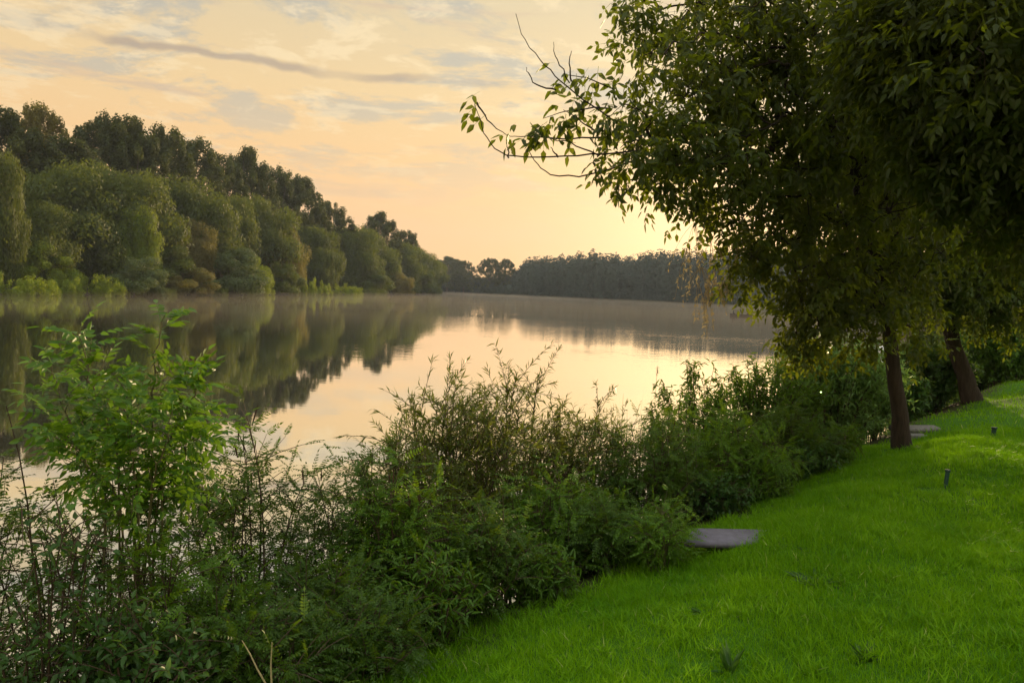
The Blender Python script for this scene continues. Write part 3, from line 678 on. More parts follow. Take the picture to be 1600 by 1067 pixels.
def lit_steps():
    def on(px, py, z):
        d = ray(px, py); return np.array(CAM_P + d * ((z - CH) / d.z))
    z = 1.86
    a, b, c = on(1069, 845, z), on(1212, 848, z), on(1087, 824, z)
    root = thing('concrete_slab', (a + b) / 2, 'smooth grey concrete slab set into the lawn edge above the river, near one', 'slab')
    g = Geo(); slab_box(g, a, (b - a) * 1.05, (c - a) * np.array([.9, 1, 0]), .05); place(g.build('slab', M['concrete']), root)
    g = Geo()
    for t in (.3, .8):
        q = a + (b - a) * t + (c - a) * .66; q[2] -= .074; slab_box(g, q - np.array([.05, .12, 0]), (.1, 0, 0), (0, .24, 0), max(.1, q[2] - float(ground_z(q[0], q[1])) + .1))
        place(g.build('support', M['concrete_old']), root); g = Geo()
    z = float(ground_z(7.7, 13.7)) + .10
    a, b, c = on(1400, 669, z), on(1472, 669, z), on(1400, 664, z)
    root = thing('concrete_slab', (a + b) / 2, 'far pale slab sticking out behind the slender dark trunk', 'slab')
    g = Geo(); slab_box(g, a, b - a, (c - a) * np.array([.3, 1, 0]), .09); place(g.build('slab', M['concrete_old']), root)
    g = Geo(); q = a + (b - a) * .2 + (c - a) * .5 - np.array([0, 0, .094]); slab_box(g, q, (.12, 0, 0), (0, .2, 0), .5); place(g.build('support', M['concrete_old']), root)
    p = at(1436, 688, 12.1); p[2] = float(ground_z(p[0], p[1])) + .07
    root = thing('stone_step', p, 'small pale stone step lying in the grass right of the slender trunk foot', 'stone')
    g = Geo(); slab_box(g, p - np.array([.15, .09, .02]), (.30, .05, 0), (-.02, .2, 0), .12); place(g.build('stone', M['concrete_old']), root)
lit_steps()

def post(px, py, top, Y, r, label):
    p = at(px, py, Y); p[2] = float(ground_z(p[0], p[1])); h = at(px, top, Y)[2] - p[2]
    root = thing('lawn_post', p, label, 'post', 'short posts in the lawn')
    lean = np.array([.012, 0, 0])
    g = Geo(); tube(g, [p - (0, 0, .05), p + lean * .5 + (0, 0, h * .5), p + lean + (0, 0, h * .86)], [r * .92, r * .95, r], 12)
    place(g.build('shaft', M['post'], smooth=True), root)
    g = Geo(); q = p + lean; tube(g, [q + (0, 0, h * .862), q + (0, 0, h * .9), q + (0, 0, h * .98), q + (0, 0, h)], [r * 1.12, r * 1.28, r * 1.28, r * 1.0], 12)
    place(g.build('cap', M['post_cap'], smooth=True), root)
post(1476, 772, 733, 7.55, .021, 'near dark green stub post standing upright in the lawn')
post(1551, 686, 667, 11.1, .034, 'far small dark stub post higher up the lawn near the right edge')

# ------------------------------------------------------------------ boats and people
def hull_mesh(g, L, Wd, H, zb=-.12, n=13):
    t = np.linspace(-1, 1, n); w = Wd / 2 * (1 - np.abs(t) ** 2.6) * .96 + .02 * Wd; sheer = H * (1 + .28 * t * t)
    prof = [(1.0, 1.0), (.93, .35), (.6, .05), (0, 0)]
    rows = []
    for k in range(n):
        x = t[k] * L / 2; row = []
        for s, zz in prof: row.append((x * (1 - .06 * (1 - zz)), -w[k] * s, zb + (sheer[k] - zb) * zz))
        for s, zz in prof[-2::-1]: row.append((x * (1 - .06 * (1 - zz)), w[k] * s, zb + (sheer[k] - zb) * zz))
        th = .05
        row.append((x * .98, max(w[k] - th, .003), sheer[k])); row.append((x * .97, max(w[k] - th, .003) * .8, .02)); row.append((x * .97, -max(w[k] - th, .003) * .8, .02)); row.append((x * .98, -max(w[k] - th, .003), sheer[k]))
        rows.append(row)
    m = len(rows[0]); V = np.array(rows).reshape(-1, 3)
    i = np.arange(n - 1)[:, None] * m; j = np.arange(m)[None, :]; jn = (j + 1) % m
    g.add(V, np.stack([i + j, i + jn, i + m + jn, i + m + j], -1).reshape(-1, 4))
    g.add(V[:m], [list(range(m))]); g.add(V[-m:], [list(range(m))[::-1]])

def person(loc, rz, label, mat, rod=False):
    root = thing('person', loc, label, 'person', 'people in the fishing boat', rz)
    J = [((0, 0, .10), .15), ((0, -.02, .34), .14), ((.04, 0, .52), .155), ((.05, 0, .60), .06), ((.08, 0, .70), .10), ((.08, 0, .80), .095)]
    E = [(0, 1), (1, 2), (2, 3), (3, 4), (4, 5)]
    def chain(start, js):
        p = start
        for c, r in js: J.append((c, r)); E.append((p, len(J) - 1)); p = len(J) - 1
    for s in (-1, 1):
        chain(2, [((.02, .19 * s, .50), .075), ((.08, .24 * s, .26), .055), ((.32, .15 * s, .24), .042), ((.42, .11 * s, .26), .038)])
        chain(0, [((.10, .10 * s, .09), .10), ((.48, .13 * s, .16), .075), ((.50, .13 * s, -.22), .055), ((.62, .13 * s, -.27), .045)])
    bm = bmesh.new(); sk = bm.verts.layers.skin.verify()
    vs = []
    for i, (c, r) in enumerate(J):
        v = bm.verts.new(c); v[sk].radius = (r, r); v[sk].use_root = i == 0; vs.append(v)
    for a, b in E: bm.edges.new((vs[a], vs[b]))
    me = bpy.data.meshes.new('body'); bm.to_mesh(me); bm.free(); me.materials.append(mat)
    o = bpy.data.objects.new('body', me); COL.objects.link(o); o.parent = root
    o.modifiers.new('skin', 'SKIN'); sb = o.modifiers.new('sub', 'SUBSURF'); sb.levels = 1; sb.render_levels = 1
    g = Geo(); th = np.linspace(0.05, math.pi * .55, 6)
    for k in range(6 - 1):
        pass
    tube(g, [(.07, 0, .74), (.065, 0, .80), (.065, 0, .86), (.07, 0, .905)], [.112, .118, .10, .03], 10); g.build('hair', M['hair'], root, True)
    g = Geo(); tube(g, [(.17, 0, .66), (.175, 0, .70), (.17, 0, .75)], [.045, .06, .045], 8); g.build('face', M['skin'], root, True)
    return root

def boats():
    c = at(1158, 494.5, 170); d = ray(1158, 494.5); c = np.array(CAM_P + d * (-CH / d.z)); c[2] = 0
    L = 5.4; rz = math.radians(-3)
    root = thing('fishing_boat', c, 'long low dark rowing boat on the open river carrying two people', 'boat', None, rz)
    g = Geo(); hull_mesh(g, L, 1.4, .5); g.build('hull', M['hull'], root)
    for x in (-1.95, 0, 1.75):
        g = Geo(); slab_box(g, np.array([x - .13, -.5, .42]), (.26, 0, 0), (0, 1.0, 0), .03, .004); g.build('seat', M['plank'], root)
    R = Matrix.Rotation(rz, 3, 'Z')
    person(Vector(c) + R @ Vector((-1.95, 0, .46)), rz, 'person in a dark jacket sitting at the left end of the rowing boat', M['jacket'])
    person(Vector(c) + R @ Vector((1.75, 0, .46)), rz + math.pi * .9, 'person in a brown coat sitting at the right end of the rowing boat', M['coat'])
    p = Vector(c) + R @ Vector((1.4, -.1, .74))
    g = Geo(); tube(g, [(0, 0, 0), (.5, -.4, .6), (1.0, -.9, 1.1), (1.5, -1.4, 1.45)], [.02, .016, .011, .006], 5)
    r = thing('fishing_rod', p, 'thin dark fishing rod held by the person at the right end of the boat', 'fishing rod'); g.build('rod', M['hull'], r)
    g = Geo(); tube(g, [(-.22, .1, -.12), (.04, -.02, .03)], [.024, .022], 6); g.build('handle', M['plank'], r)
    d = ray(1380, 553); c = np.array(CAM_P + d * (-CH / d.z)); c[2] = 0
    root = thing('moored_boat', c, 'small white masted boat moored beyond the pale shrub, beside the slender trunk', 'boat', None, math.radians(35))
    g = Geo(); hull_mesh(g, 3.2, 1.3, .55); g.build('hull', M['white'], root)
    g = Geo(); slab_box(g, np.array([-.2, -.5, .42]), (.3, 0, 0), (0, 1.0, 0), .03, .004); g.build('seat', M['plank'], root)
    g = Geo(); tube(g, [(.3, 0, .03), (.3, 0, 2.6)], [.03, .02], 8); g.build('mast', M['metal'], root)
boats()

# ------------------------------------------------------------------ trees of the far banks
def far_tree(kind, seed, H=24.0, n=11000, fs=.42):
    """one tree in metres at the origin: returns (trunk geo, crown geo)"""
    rs = np.random.default_rng(seed); tr = Geo(); cr = Geo()
    lobes = []
    if kind == 'poplar':
        W = H * .27; base = .12
        for i in range(190):
            t = base + (1 - base) * rs.random() ** .75; prof = math.sqrt(max(0, 1 - ((t - .45) / .56) ** 2)) if t > .45 else .75 + .25 * t / .45
            r = W * prof * rs.random() ** .4; a = rs.uniform(0, 6.283)
            s = rs.uniform(.45, 1.0)
            lobes.append((r * math.cos(a), r * math.sin(a), t * H - 1.3 * s + rs.uniform(-.8, 1.0), .95 * s, .95 * s, 1.9 * s))
    elif kind == 'willow':
        W = H * .30; base = .28
        for i in range(54):
            t = rs.random(); th = math.acos(1 - t * 1.25); a = rs.uniform(0, 6.283); k = rs.uniform(.62, 1.0)
            s = rs.uniform(.75, 1.35)
            lobes.append((W * k * math.sin(th) * math.cos(a), W * k * math.sin(th) * math.sin(a), H * (.50 + .42 * k * math.cos(th)), 1.7 * s, 1.7 * s, 1.4 * s))
        for i in range(20):
            a = rs.uniform(0, 6.283); s = rs.uniform(.8, 1.3); k = rs.uniform(.4, .9)
            lobes.append((W * k * math.cos(a), W * k * math.sin(a), H * rs.uniform(.12, .45), 1.6 * s, 1.6 * s, 2.6 * s))
    else:                                 # bush: foliage down to the water
        W = H * .55
        for i in range(46):
            t = rs.random(); th = math.acos(1 - t); a = rs.uniform(0, 6.283); k = rs.uniform(.55, 1.0); s = rs.uniform(.7, 1.3)
            lobes.append((W * k * math.sin(th) * math.cos(a), W * k * math.sin(th) * math.sin(a), H * (.06 + .86 * k * math.cos(th)), H * .14 * s, H * .14 * s, H * .12 * s))
    if kind == 'scrub':
        W = H * 1.5; lobes = []
        for i in range(40):
            r = W * math.sqrt(rs.random()); a = rs.uniform(0, 6.283); hh = H * rs.uniform(.35, 1.0) * (1 - .35 * (r / W) ** 2); s = rs.uniform(.6, 1.2)
            for t in (.35, .75, 1.0): lobes.append((r * math.cos(a) + rs.normal() * .2, r * math.sin(a) + rs.normal() * .2, hh * t - .3, .62 * s * (1.3 - .6 * t), .62 * s * (1.3 - .6 * t), .75 * s))
    lobes = np.array(lobes); vol = lobes[:, 3] * lobes[:, 5]; pk = rs.choice(len(lobes), n, p=vol / vol.sum())
    d = nrm(rs.normal(size=(n, 3))); rad = 1 - .45 * rs.random((n, 1)) ** 1.6
    P = lobes[pk, :3] + d * rad * lobes[pk, 3:]
    fz = rs.random(n) < .14; P[fz] += rs.normal(size=(fz.sum(), 3)) * (.28 if kind in ('poplar', 'willow') else .16)
    if kind == 'willow': P[:, 2] -= rs.random(n) ** 2 * 2.6
    P[:, 2] = np.maximum(P[:, 2], .15)
    D = nrm(np.cross(d, rs.normal(size=(n, 3)))) + rs.normal(size=(n, 3)) * .25
    if kind == 'willow': D = D * .5 + np.array([0, 0, -1.0]) + d * .35
    U = nrm(d + rs.normal(size=(n, 3)) * .28)
    s = fs * rs.uniform(.6, 1.35, n)
    leaves(cr, P, D, U, s * (1.5 if kind == 'willow' else 1.15), s * (.62 if kind == 'willow' else .85), 'dia', .2, .2)
    top = H * (.8 if kind in ('poplar', 'willow') else .5)
    q = bez(np.array([0, 0, -.4]), np.array([rs.normal() * .5, rs.normal() * .5, top * .5]), np.array([0, 0, top]), 8)
    tube(tr, q, np.linspace(H * .014, H * .003, 8), 8)
    for i in range(10):
        j = rs.integers(2, 7); L = lobes[rs.integers(len(lobes)), :3]
        if L[2] > q[j][2] * .6: tube(tr, [q[j], (q[j] + L) / 2 + (0, 0, -.3), L], [H * .005, H * .0035, H * .0015], 5)
    return tr, cr, W, H

PROTO = {}
def proto(kind, v, H, n, fs):
    if (kind, v) not in PROTO:
        tr, cr, W, H = far_tree(kind, 100 + v * 7 + len(kind), H, n, fs)
        PROTO[(kind, v)] = [tr.build('trunk', M['far_bark']), cr.build('crown', None), W, H, False]
    return PROTO[(kind, v)]
MATV = {}
def place_far(kind, v, mat, px, top, width, label, off=1.0, name=None, group='trees along the far left river bank', ybase=None, zoff=0.0, cat='tree'):
    t, c, W, H, used = proto(kind, v, {'poplar': 26, 'willow': 20, 'bush': 8, 'scrub': 4}[kind], {'poplar': 32000, 'willow': 40000, 'bush': 20000, 'scrub': 14000}[kind], {'poplar': .32, 'willow': .29, 'bush': .20, 'scrub': .19}[kind])
    if ybase is None:
        # distance along the bank seen at this px
        Y = 30.0
        for Y in np.arange(95, 450, 1.0):
            d = ray(px, 460); u = d.x / d.y
            if u * Y < np.interp(Y, LBY, LBX) - 3: break
        else: Y = 425
        # first crossing looking along the ray from the camera
        Y = Y * off
    else: Y = ybase
    d = ray(px, 460); u = d.x / d.y; x = u * Y; z0 = max(float(ground_z(x, Y)), -.05) + zoff
    h = at(px, top, Y)[2] - z0; wm = width * (1.45 if kind == 'poplar' else 1.12) / F * Y / 2
    rz = RNG.uniform(0, 6.283)
    root = thing(name or {'poplar': 'poplar_tree', 'willow': 'willow_tree', 'bush': 'bank_bush', 'scrub': 'bank_bush'}[kind], (x, Y, z0), label, cat, group, rz)
    root.scale = (wm / W, wm / W, h / H)
    key = (kind, v, mat)
    for src in (t, c):
        o = src.copy(); COL.objects.link(o); o.parent = root; o.name = src.name.split('.')[0]
        if src is c:
            if key not in MATV:
                me = c.data.copy(); me.materials.clear(); me.materials.append(M[mat]); MATV[key] = me
            o.data = MATV[key]
        else: o.data = t.data
    return root

LB = [
 # back row: dark ragged poplars on the skyline
 ('poplar', 0, 'far_dark', 12, 178, 110, 'dark tree at the far left end of the left bank skyline', 1.28),
 ('poplar', 1, 'far_yellow', 62, 166, 80, 'pale sunlit thin tree top showing above the far left end of the skyline', 1.30),
 ('poplar', 2, 'far_dark', 105, 222, 110, 'dark tree in the dip of the skyline between two high tops at far left', 1.22),
 ('poplar', 3, 'far_dark', 160, 183, 95, 'ragged dark poplar forming the left shoulder of the highest skyline group', 1.24),
 ('poplar', 0, 'far_dark', 205, 190, 90, 'dark poplar second from the left in the highest skyline group', 1.22),
 ('poplar', 1, 'far_dark', 252, 200, 90, 'dark rounded poplar third from the left in the highest skyline group', 1.22),
 ('poplar', 2, 'far_dark', 300, 222, 85, 'dark poplar where the left skyline starts to step down', 1.22),
 ('poplar', 3, 'far_dark', 345, 245, 70, 'small dark poplar top in the notch of the descending skyline', 1.22),
 ('poplar', 0, 'far_dark', 385, 236, 70, 'dark poplar top standing up past the notch in the descending skyline', 1.2),
 ('poplar', 1, 'far_dark', 425, 262, 70, 'dark poplar in the middle of the descending skyline', 1.2),
 ('poplar', 2, 'far_dark', 465, 280, 75, 'dark loose topped tree before the skyline drops steeply', 1.15),
 ('poplar', 3, 'far_dark', 510, 318, 70, 'dark tree just past the steep drop of the skyline', 1.15),
 ('poplar', 0, 'far_dark', 592, 334, 52, 'tree with a small bushy top poking above the low right part of the skyline', 1.08),
 ('poplar', 1, 'far_dark', 632, 361, 42, 'small pointed tree top near the right end of the left bank', 1.06),
 # middle row: rounded willows
 ('willow', 0, 'far_mid', -5, 200, 70, 'sunlit tall tree cut by the left edge of the picture on the far bank', 1.030),
 ('willow', 1, 'far_mid', 95, 238, 170, 'big rounded grey green willow crown, leftmost of the broad ones on the far bank', 1.130),
 ('willow', 2, 'far_mid', 180, 228, 150, 'tall rounded willow crown below the highest poplars', 1.110),
 ('willow', 0, 'far_mid', 40, 290, 120, 'shaded willow crown low behind the left edge of the far bank', 1.080),
 ('willow', 3, 'far_bright', 212, 300, 60, 'narrow vine hung tree with a glowing right edge below the highest poplars', 1.030),
 ('willow', 1, 'far_mid', 285, 262, 130, 'broad grey green willow right of the narrow vine hung tree', 1.110),
 ('willow', 2, 'far_mid', 345, 282, 95, 'rounded willow left of the descending willow slope', 1.090),
 ('willow', 0, 'far_mid', 400, 290, 110, 'large soft willow at the top of the descending willow slope', 1.090),
 ('willow', 3, 'far_yellow', 300, 330, 60, 'ochre tinged drooping willow above the yellow bush', 1.030),
 ('willow', 1, 'far_yellow', 440, 345, 64, 'ochre tinged drooping willow above the low sunny scrub', 1.030),
 ('willow', 2, 'far_mid', 478, 335, 90, 'shaded willow under the steep drop of the skyline', 1.080),
 ('willow', 3, 'far_mid', 490, 372, 60, 'small rounded willow with a thin bright rim over the low scrub', 1.030),
 ('willow', 0, 'far_mid', 540, 335, 90, 'smooth rounded willow in the lower middle of the skyline', 1.080),
 ('willow', 1, 'far_mid', 575, 355, 80, 'dim willow left of the small bushy skyline top', 1.060),
 ('willow', 2, 'far_mid', 615, 368, 80, 'dim willow below the small pointed tree top', 1.050),
 ('willow', 3, 'far_mid', 648, 380, 64, 'willow second from the right tip of the left bank', 1.040),
 ('willow', 0, 'far_mid', 672, 400, 44, 'low willow at the right tip of the left bank', 1.030),
 # front row: scrub at the waterline
 ('scrub', 0, 'far_bright', 20, 424, 110, 'low bright green scrub at the waterline by the left edge', .965),
 ('bush', 1, 'far_bright', 62, 370, 90, 'bright leaved young tree above the low scrub near the left edge', 1.02),
 ('scrub', 2, 'far_bright', 135, 426, 110, 'low bright green scrub at the waterline left of the grey bush', .965),
 ('bush', 3, 'far_grey', 212, 392, 90, 'soft grey green round bush at the waterline under the vine hung tree', .97),
 ('bush', 0, 'far_yellow', 287, 410, 84, 'yellowish round bush at the waterline left of the vine mound', .97),
 ('bush', 3, 'far_mid', 262, 375, 90, 'dim bush rising behind the yellowish waterline bush', 1.02),
 ('bush', 1, 'far_grey', 355, 378, 110, 'large vine covered mound at the waterline', .975),
 ('bush', 2, 'far_bright', 400, 395, 46, 'glowing yellow green vine curtain on the right flank of the large mound', .97),
 ('bush', 2, 'far_mid', 440, 405, 60, 'dark bush under the ochre willow at the waterline', .97),
 ('scrub', 0, 'far_bright', 478, 432, 64, 'low sunny scrub at the waterline under the small rimmed willow', .96),
 ('scrub', 1, 'far_bright', 528, 442, 70, 'lowest strip of sunny scrub in the middle of the left bank', .95),
 ('scrub', 2, 'far_bright', 75, 436, 70, 'lower middle clump of the bright scrub near the left edge waterline', .955),
 ('scrub', 3, 'far_mid', 322, 440, 60, 'low dim scrub between the yellowish bush and the large vine mound', .96),
 ('scrub', 0, 'far_mid', 565, 446, 50, 'low dim scrub at the waterline right of the sunny strip', .95),
 ('scrub', 1, 'far_mid', 240, 446, 60, 'low dim scrub at the foot of the grey bush', .96),
 ('scrub', 2, 'far_mid', 180, 445, 40, 'low dim scrub just left of the grey bush', .965),
 ('bush', 3, 'far_mid', 575, 415, 70, 'dark waterline bush left of the olive bush', .97),
 ('bush', 2, 'far_yellow', 612, 408, 62, 'olive rounded bush at the waterline toward the right tip', .97),
 ('bush', 0, 'far_mid', 655, 415, 56, 'dark bush at the waterline close to the right tip of the left bank', .97),
]
for kd, v, mt, px, top, wid, lb, off in LB:
    place_far(kd, v, mt, px, top, wid, lb, off, cat='tree' if kd in ('poplar', 'willow') else 'bush')

# trees that stand alone on the opposite shore straight ahead
for kd, v, mt, px, top, wid, lb in (
  ('poplar', 1, 'far_dark', 764, 404, 34, 'left one of two round trees beside the gap in the distant shore'),
  ('poplar', 2, 'far_dark', 789, 406, 26, 'right one of two round trees beside the gap in the distant shore'),
  ('poplar', 3, 'far_dark', 724, 408, 30, 'low round tree just left of the gap in the distant shore'),
  ('poplar', 0, 'far_dark', 698, 402, 44, 'distant tree showing just past the right tip of the left bank')):
    place_far(kd, v, mt, px, top, wid, lb, group='trees on the distant shore', ybase=612)
# trees down the right bank, seen past the trunks
for kd, v, mt, px, top, wid, Y, lb in (
  ('bush', 1, 'far_dark', 1430, 470, 90, 120, 'dim bluish tree far down the right bank, seen between the two trunks'),
  ('bush', 2, 'far_mid', 1545, 468, 130, 48, 'bluish green bush far down the right bank, seen right of the leaning trunk'),
  ('willow', 2, 'far_dark', 1640, 380, 200, 60, 'dark tree far down the right bank at the right edge'),
  ('willow', 1, 'far_dark', 1500, 420, 120, 90, 'dark tree far down the right bank behind the leaning trunk')):
    place_far(kd, v, mt, px, top, wid, lb, group='trees down the right bank', ybase=Y)
for p in PROTO.values():
    for o in p[:2]: bpy.data.objects.remove(o)

def far_wood():
    g = Geo()
    skyx = [660, 700, 735, 742, 755, 800, 820, 870, 930, 985, 1000, 1040, 1100, 1200, 1500, 1900]
    skyy = [404, 405, 422, 436, 432, 430, 402, 398, 391, 398, 392, 388, 388, 386, 400, 420]
    crowns = []
    for row, dy in enumerate((4, 16, 34)):
        for px in np.arange(668, 1900, 10):
            pxx = px + RNG.normal() * 3
            d = ray(pxx, 462); u = d.x / d.y; Y = 560
            for _ in range(8): Y = np.interp(u * Y, FBX, FBY)
            Y += dy + RNG.uniform(-2, 6); x = u * Y; z0 = float(ground_z(x, Y))
            top = np.interp(pxx, skyx, skyy) + (14, 6, 0)[row] + RNG.normal() * 2.0 + 1
            crowns.append((x, Y, z0, at(pxx, top, Y)[2] - z0))
    for x, y, z, h in crowns:
        n = 1500; h = max(h, 6)
        d = nrm(RNG.normal(size=(n, 3))); k = 1 - .35 * RNG.random((n, 1)) ** 1.5
        c = np.array([x, y, z + h * .5]); P = c + d * k * np.array([6.5, 6.0, h * .5]); P[::4, 2] = z + RNG.random(len(P[::4])) * h * .5
        P += np.array([.9, .9, 1.2]) * np.sin(P * .9 + RNG.uniform(0, 6, 3)) * np.sin(P[:, [1, 2, 0]] * 1.1)
        P[:, 2] = np.maximum(P[:, 2], z + .2)
        s = RNG.uniform(.9, 2.0, n); leaves(g, P, np.cross(d, rdir(n)), d + RNG.normal(size=(n, 3)) * .3, s, s * .9, 'dia', .1, .1)
    tag(g.build('distant_wood', M['wood']), 'continuous dark wood along the distant shore across the river', 'wood', None, 'stuff')
far_wood()

# ------------------------------------------------------------------ light, sky, air
SUN_PX = (1305, 335)
sd = ray(*SUN_PX).normalized()
SUN_EL = math.asin(sd.z); SUN_AZ = math.atan2(sd.x, sd.y)
ld = bpy.data.lights.new('sun', 'SUN'); ld.energy = 4.2; ld.angle = math.radians(.6); ld.color = (1.0, .72, .40)
lo = bpy.data.objects.new('sun', ld); COL.objects.link(lo); lo.rotation_euler = Vector(sd).to_track_quat('Z', 'Y').to_euler()

w = bpy.data.worlds.new('World'); SC.world = w; w.use_nodes = True
nt = w.node_tree; nt.nodes.clear()
out = nt.nodes.new('ShaderNodeOutputWorld'); bg = N(nt, 'Background', i_Strength=.1); nt.links.new(bg.outputs[0], out.inputs['Surface'])
sky = N(nt, 'TexSky', sky_type='NISHITA', sun_disc=False); sky.sun_elevation = SUN_EL; sky.sun_rotation = SUN_AZ; sky.dust_density = 2.0
tc = N(nt, 'TexCoord'); gen = tc.outputs['Generated']
sep = N(nt, 'SeparateXYZ'); nt.links.new(gen, sep.inputs[0])
def math_(op, a, b=None, c=None):
    n = N(nt, 'Math', operation=op)
    for i, v in enumerate((a, b, c)):
        if v is None: continue
        if hasattr(v, 'is_output'): nt.links.new(v, n.inputs[i])
        else: n.inputs[i].default_value = v
    return n.outputs[0]
def ramp(fac, stops):
    r = N(nt, 'ValToRGB'); nt.links.new(fac, r.inputs[0]); e = r.color_ramp.elements
    while len(e) > 1: e.remove(e[-1])
    for i, (p, c) in enumerate(stops):
        x = e[0] if i == 0 else e.new(p); x.position = p; x.color = (*c, 1)
    return r.outputs[0]
def rng(v, a, b, c=0.0, d=1.0):
    n = N(nt, 'MapRange'); nt.links.new(v, n.inputs['Value'])
    for k, x in zip(('From Min', 'From Max', 'To Min', 'To Max'), (a, b, c, d)): n.inputs[k].default_value = x
    n.interpolation_type = 'SMOOTHSTEP'; return n.outputs['Result']
z = math_('MAXIMUM', sep.outputs['Z'], 0.0)
# veil of high cloud lit by the low sun
veil = ramp(z, [(0.0, (.95, .57, .28)), (.07, (.97, .58, .31)), (.16, (.94, .60, .29)), (.24, (.88, .63, .33)), (.36, (.74, .61, .39)), (.6, (1.15, 1.1, .95)), (1.0, (1.45, 1.45, 1.4))])  # last two stops, towards the zenith, raised as added fill for the lawn
dot = N(nt, 'VectorMath', operation='DOT_PRODUCT'); nt.links.new(gen, dot.inputs[0]); dot.inputs[1].default_value = tuple(ray(1160, 345).normalized())
dp = math_('MAXIMUM', dot.outputs['Value'], 0.0)
g1 = math_('POWER', dp, 7.0); g2 = math_('POWER', dp, 60.0)
az = N(nt, 'Math', operation='ARCTAN2'); nt.links.new(sep.outputs['X'], az.inputs[0]); nt.links.new(sep.outputs['Y'], az.inputs[1]); az = az.outputs[0]
# cloud sheets: planar projection of the direction
den = math_('ADD', z, .10)
cx = math_('DIVIDE', sep.outputs['X'], den); cy = math_('DIVIDE', sep.outputs['Y'], den)
cv = N(nt, 'CombineXYZ'); nt.links.new(cx, cv.inputs[0]); nt.links.new(cy, cv.inputs[1])
def noise(vec, sc, det=5.0, ro=.55, dist=0.0, off=(0, 0, 0), stretch=(1, 1, 1)):
    mp = N(nt, 'Mapping'); mp.inputs['Location'].default_value = off; mp.inputs['Scale'].default_value = stretch; nt.links.new(vec, mp.inputs['Vector'])
    n = N(nt, 'TexNoise', i_Scale=sc, i_Detail=det, i_Roughness=ro, i_Distortion=dist); nt.links.new(mp.outputs[0], n.inputs['Vector']); return n.outputs['Fac']
n1 = noise(cv.outputs[0], 1.3, 9.0, .66, .35, (3.1, 1.7, 0)); n2 = noise(cv.outputs[0], 4.2, 8.0, .66, .3, (7.3, 2.2, 0))
high = rng(z, .05, .3)
grey = math_('MULTIPLY', rng(n1, .49, .585), math_('MULTIPLY', high, .9))
c = mixc(nt, grey, veil, (.52, .485, .41))
lightf = math_('MULTIPLY', rng(n2, .51, .63), math_('MULTIPLY', high, .55))
c = mixc(nt, lightf, c, (1.0, .80, .50))
# thin dark stratus streaks low over the far trees
ev = N(nt, 'CombineXYZ'); nt.links.new(az, ev.inputs[0]); nt.links.new(z, ev.inputs[1])
ns = noise(ev.outputs[0], 5.0, 4.0, .6, 0, (0, 0, 0), (1, 1, 1)); nb = noise(ev.outputs[0], 1.0, 4.0, .6, .3, (2.3, 0, 0), (3.0, 26.0, 1))
zc = math_('ADD', .262, math_('MULTIPLY', math_('SUBTRACT', ns, .5), .05))
thick = math_('ADD', .002, math_('MULTIPLY', noise(ev.outputs[0], 5.0, 6.0, .6, 0, (9, 0, 0)), .010))
st = math_('SUBTRACT', 1.0, math_('MINIMUM', math_('DIVIDE', math_('ABSOLUTE', math_('SUBTRACT', z, zc)), thick), 1.0))
st = math_('MULTIPLY', rng(st, 0.0, .8), rng(noise(ev.outputs[0], 3.4, 2.0, .5, 0, (4.4, 0, 0), (1, .2, 1)), .40, .52))
c = mixc(nt, math_('MULTIPLY', st, .7), c, (.40, .32, .27))
band = math_('MULTIPLY', rng(nb, .54, .68), math_('MULTIPLY', rng(z, .07, .16), .7))
c = mixc(nt, band, c, (.66, .49, .35))
# glow of the sun behind the veil
gl = N(nt, 'Mix', data_type='RGBA', blend_type='ADD'); gl.inputs[0].default_value = 1
nt.links.new(c, gl.inputs[6])
gs = N(nt, 'VectorMath', operation='SCALE'); gs.inputs[0].default_value = (.13, .11, .06); nt.links.new(g1, gs.inputs['Scale'])
gs2 = N(nt, 'VectorMath', operation='SCALE'); gs2.inputs[0].default_value = (.32, .27, .15); nt.links.new(g2, gs2.inputs['Scale'])
ga = N(nt, 'VectorMath', operation='ADD'); nt.links.new(gs.outputs[0], ga.inputs[0]); nt.links.new(gs2.outputs[0], ga.inputs[1])
nt.links.new(ga.outputs[0], gl.inputs[7])
back = rng(sep.outputs['Y'], .25, -.5, 1.0, 1.6)  # added fill: sky behind the camera brightened to light the foliage fronts
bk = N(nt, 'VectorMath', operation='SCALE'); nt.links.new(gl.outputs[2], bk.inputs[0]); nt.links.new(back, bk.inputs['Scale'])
x10 = N(nt, 'VectorMath', operation='SCALE'); nt.links.new(bk.outputs[0], x10.inputs[0]); x10.inputs['Scale'].default_value = 8.6
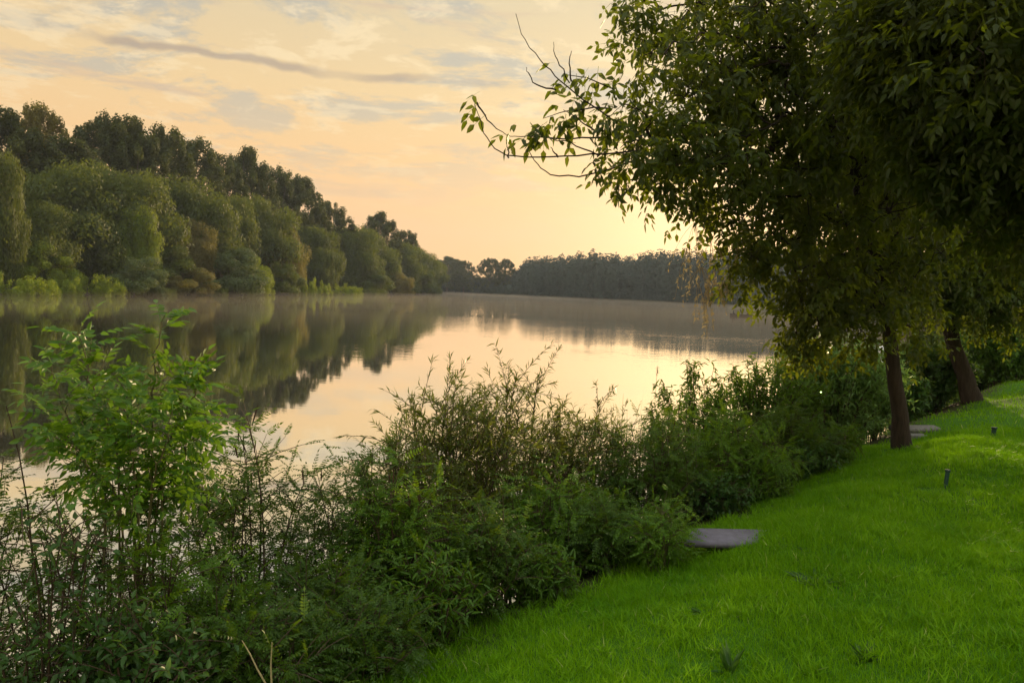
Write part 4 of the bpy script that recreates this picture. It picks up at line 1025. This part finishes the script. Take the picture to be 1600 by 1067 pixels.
fin = mixc(nt, .93, sky.outputs[0], x10.outputs[0])
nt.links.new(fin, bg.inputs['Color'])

def haze():
    g = Geo(); x0, x1, y0, y1, z0, z1 = -420, 620, -30, 760, -3.2, 60
    g.add([(x, y, zz) for zz in (z0, z1) for x, y in ((x0, y0), (x1, y0), (x1, y1), (x0, y1))],
          [[0, 3, 2, 1], [4, 5, 6, 7], [0, 1, 5, 4], [1, 2, 6, 5], [2, 3, 7, 6], [3, 0, 4, 7]])
    m, nt, o = nodes('haze_air')
    v = N(nt, 'VolumePrincipled', i_Density=.00017, i_Anisotropy=.0); v.inputs['Color'].default_value = (.75, .86, 1.0, 1)
    nt.links.new(v.outputs[0], o.inputs['Volume'])
    tag(g.build('haze', m), kind='stuff')
haze()
def mist():
    g = Geo(); P2 = [(-66, 60), (150, 60), (190, 530), (60, 536), (-45, 600), (-58, 500), (-38, 430), (-50, 300), (-60, 200)]
    n = len(P2); z0, z1 = .03, .95
    g.add([(x, y, zz) for zz in (z0, z1) for x, y in P2], [list(range(n))[::-1], [n + k for k in range(n)]])
    g.add(np.zeros((0, 3)), np.array([[k, (k + 1) % n, n + (k + 1) % n, n + k] for k in range(n)]) - 2 * n)
    m, nt, o = nodes('river_mist')
    v = N(nt, 'VolumePrincipled', i_Density=.0014, i_Anisotropy=.1); v.inputs['Color'].default_value = (1.0, .90, .76, 1)
    nt.links.new(v.outputs[0], o.inputs['Volume'])
    tag(g.build('mist', m), kind='stuff')
mist()

# ------------------------------------------------------------------ render settings
SC.view_settings.view_transform = 'Standard'; SC.view_settings.look = 'None'
SC.view_settings.exposure = 0.30; SC.view_settings.gamma = 1.0
cy = SC.cycles
cy.max_bounces = 7; cy.diffuse_bounces = 3; cy.glossy_bounces = 3; cy.transmission_bounces = 4; cy.volume_bounces = 0
cy.use_denoising = True; cy.denoiser = 'OPENIMAGEDENOISE'
cy.sample_clamp_indirect = 6.0; cy.use_adaptive_sampling = True; cy.adaptive_threshold = .01
cy.caustics_reflective = False; cy.caustics_refractive = False
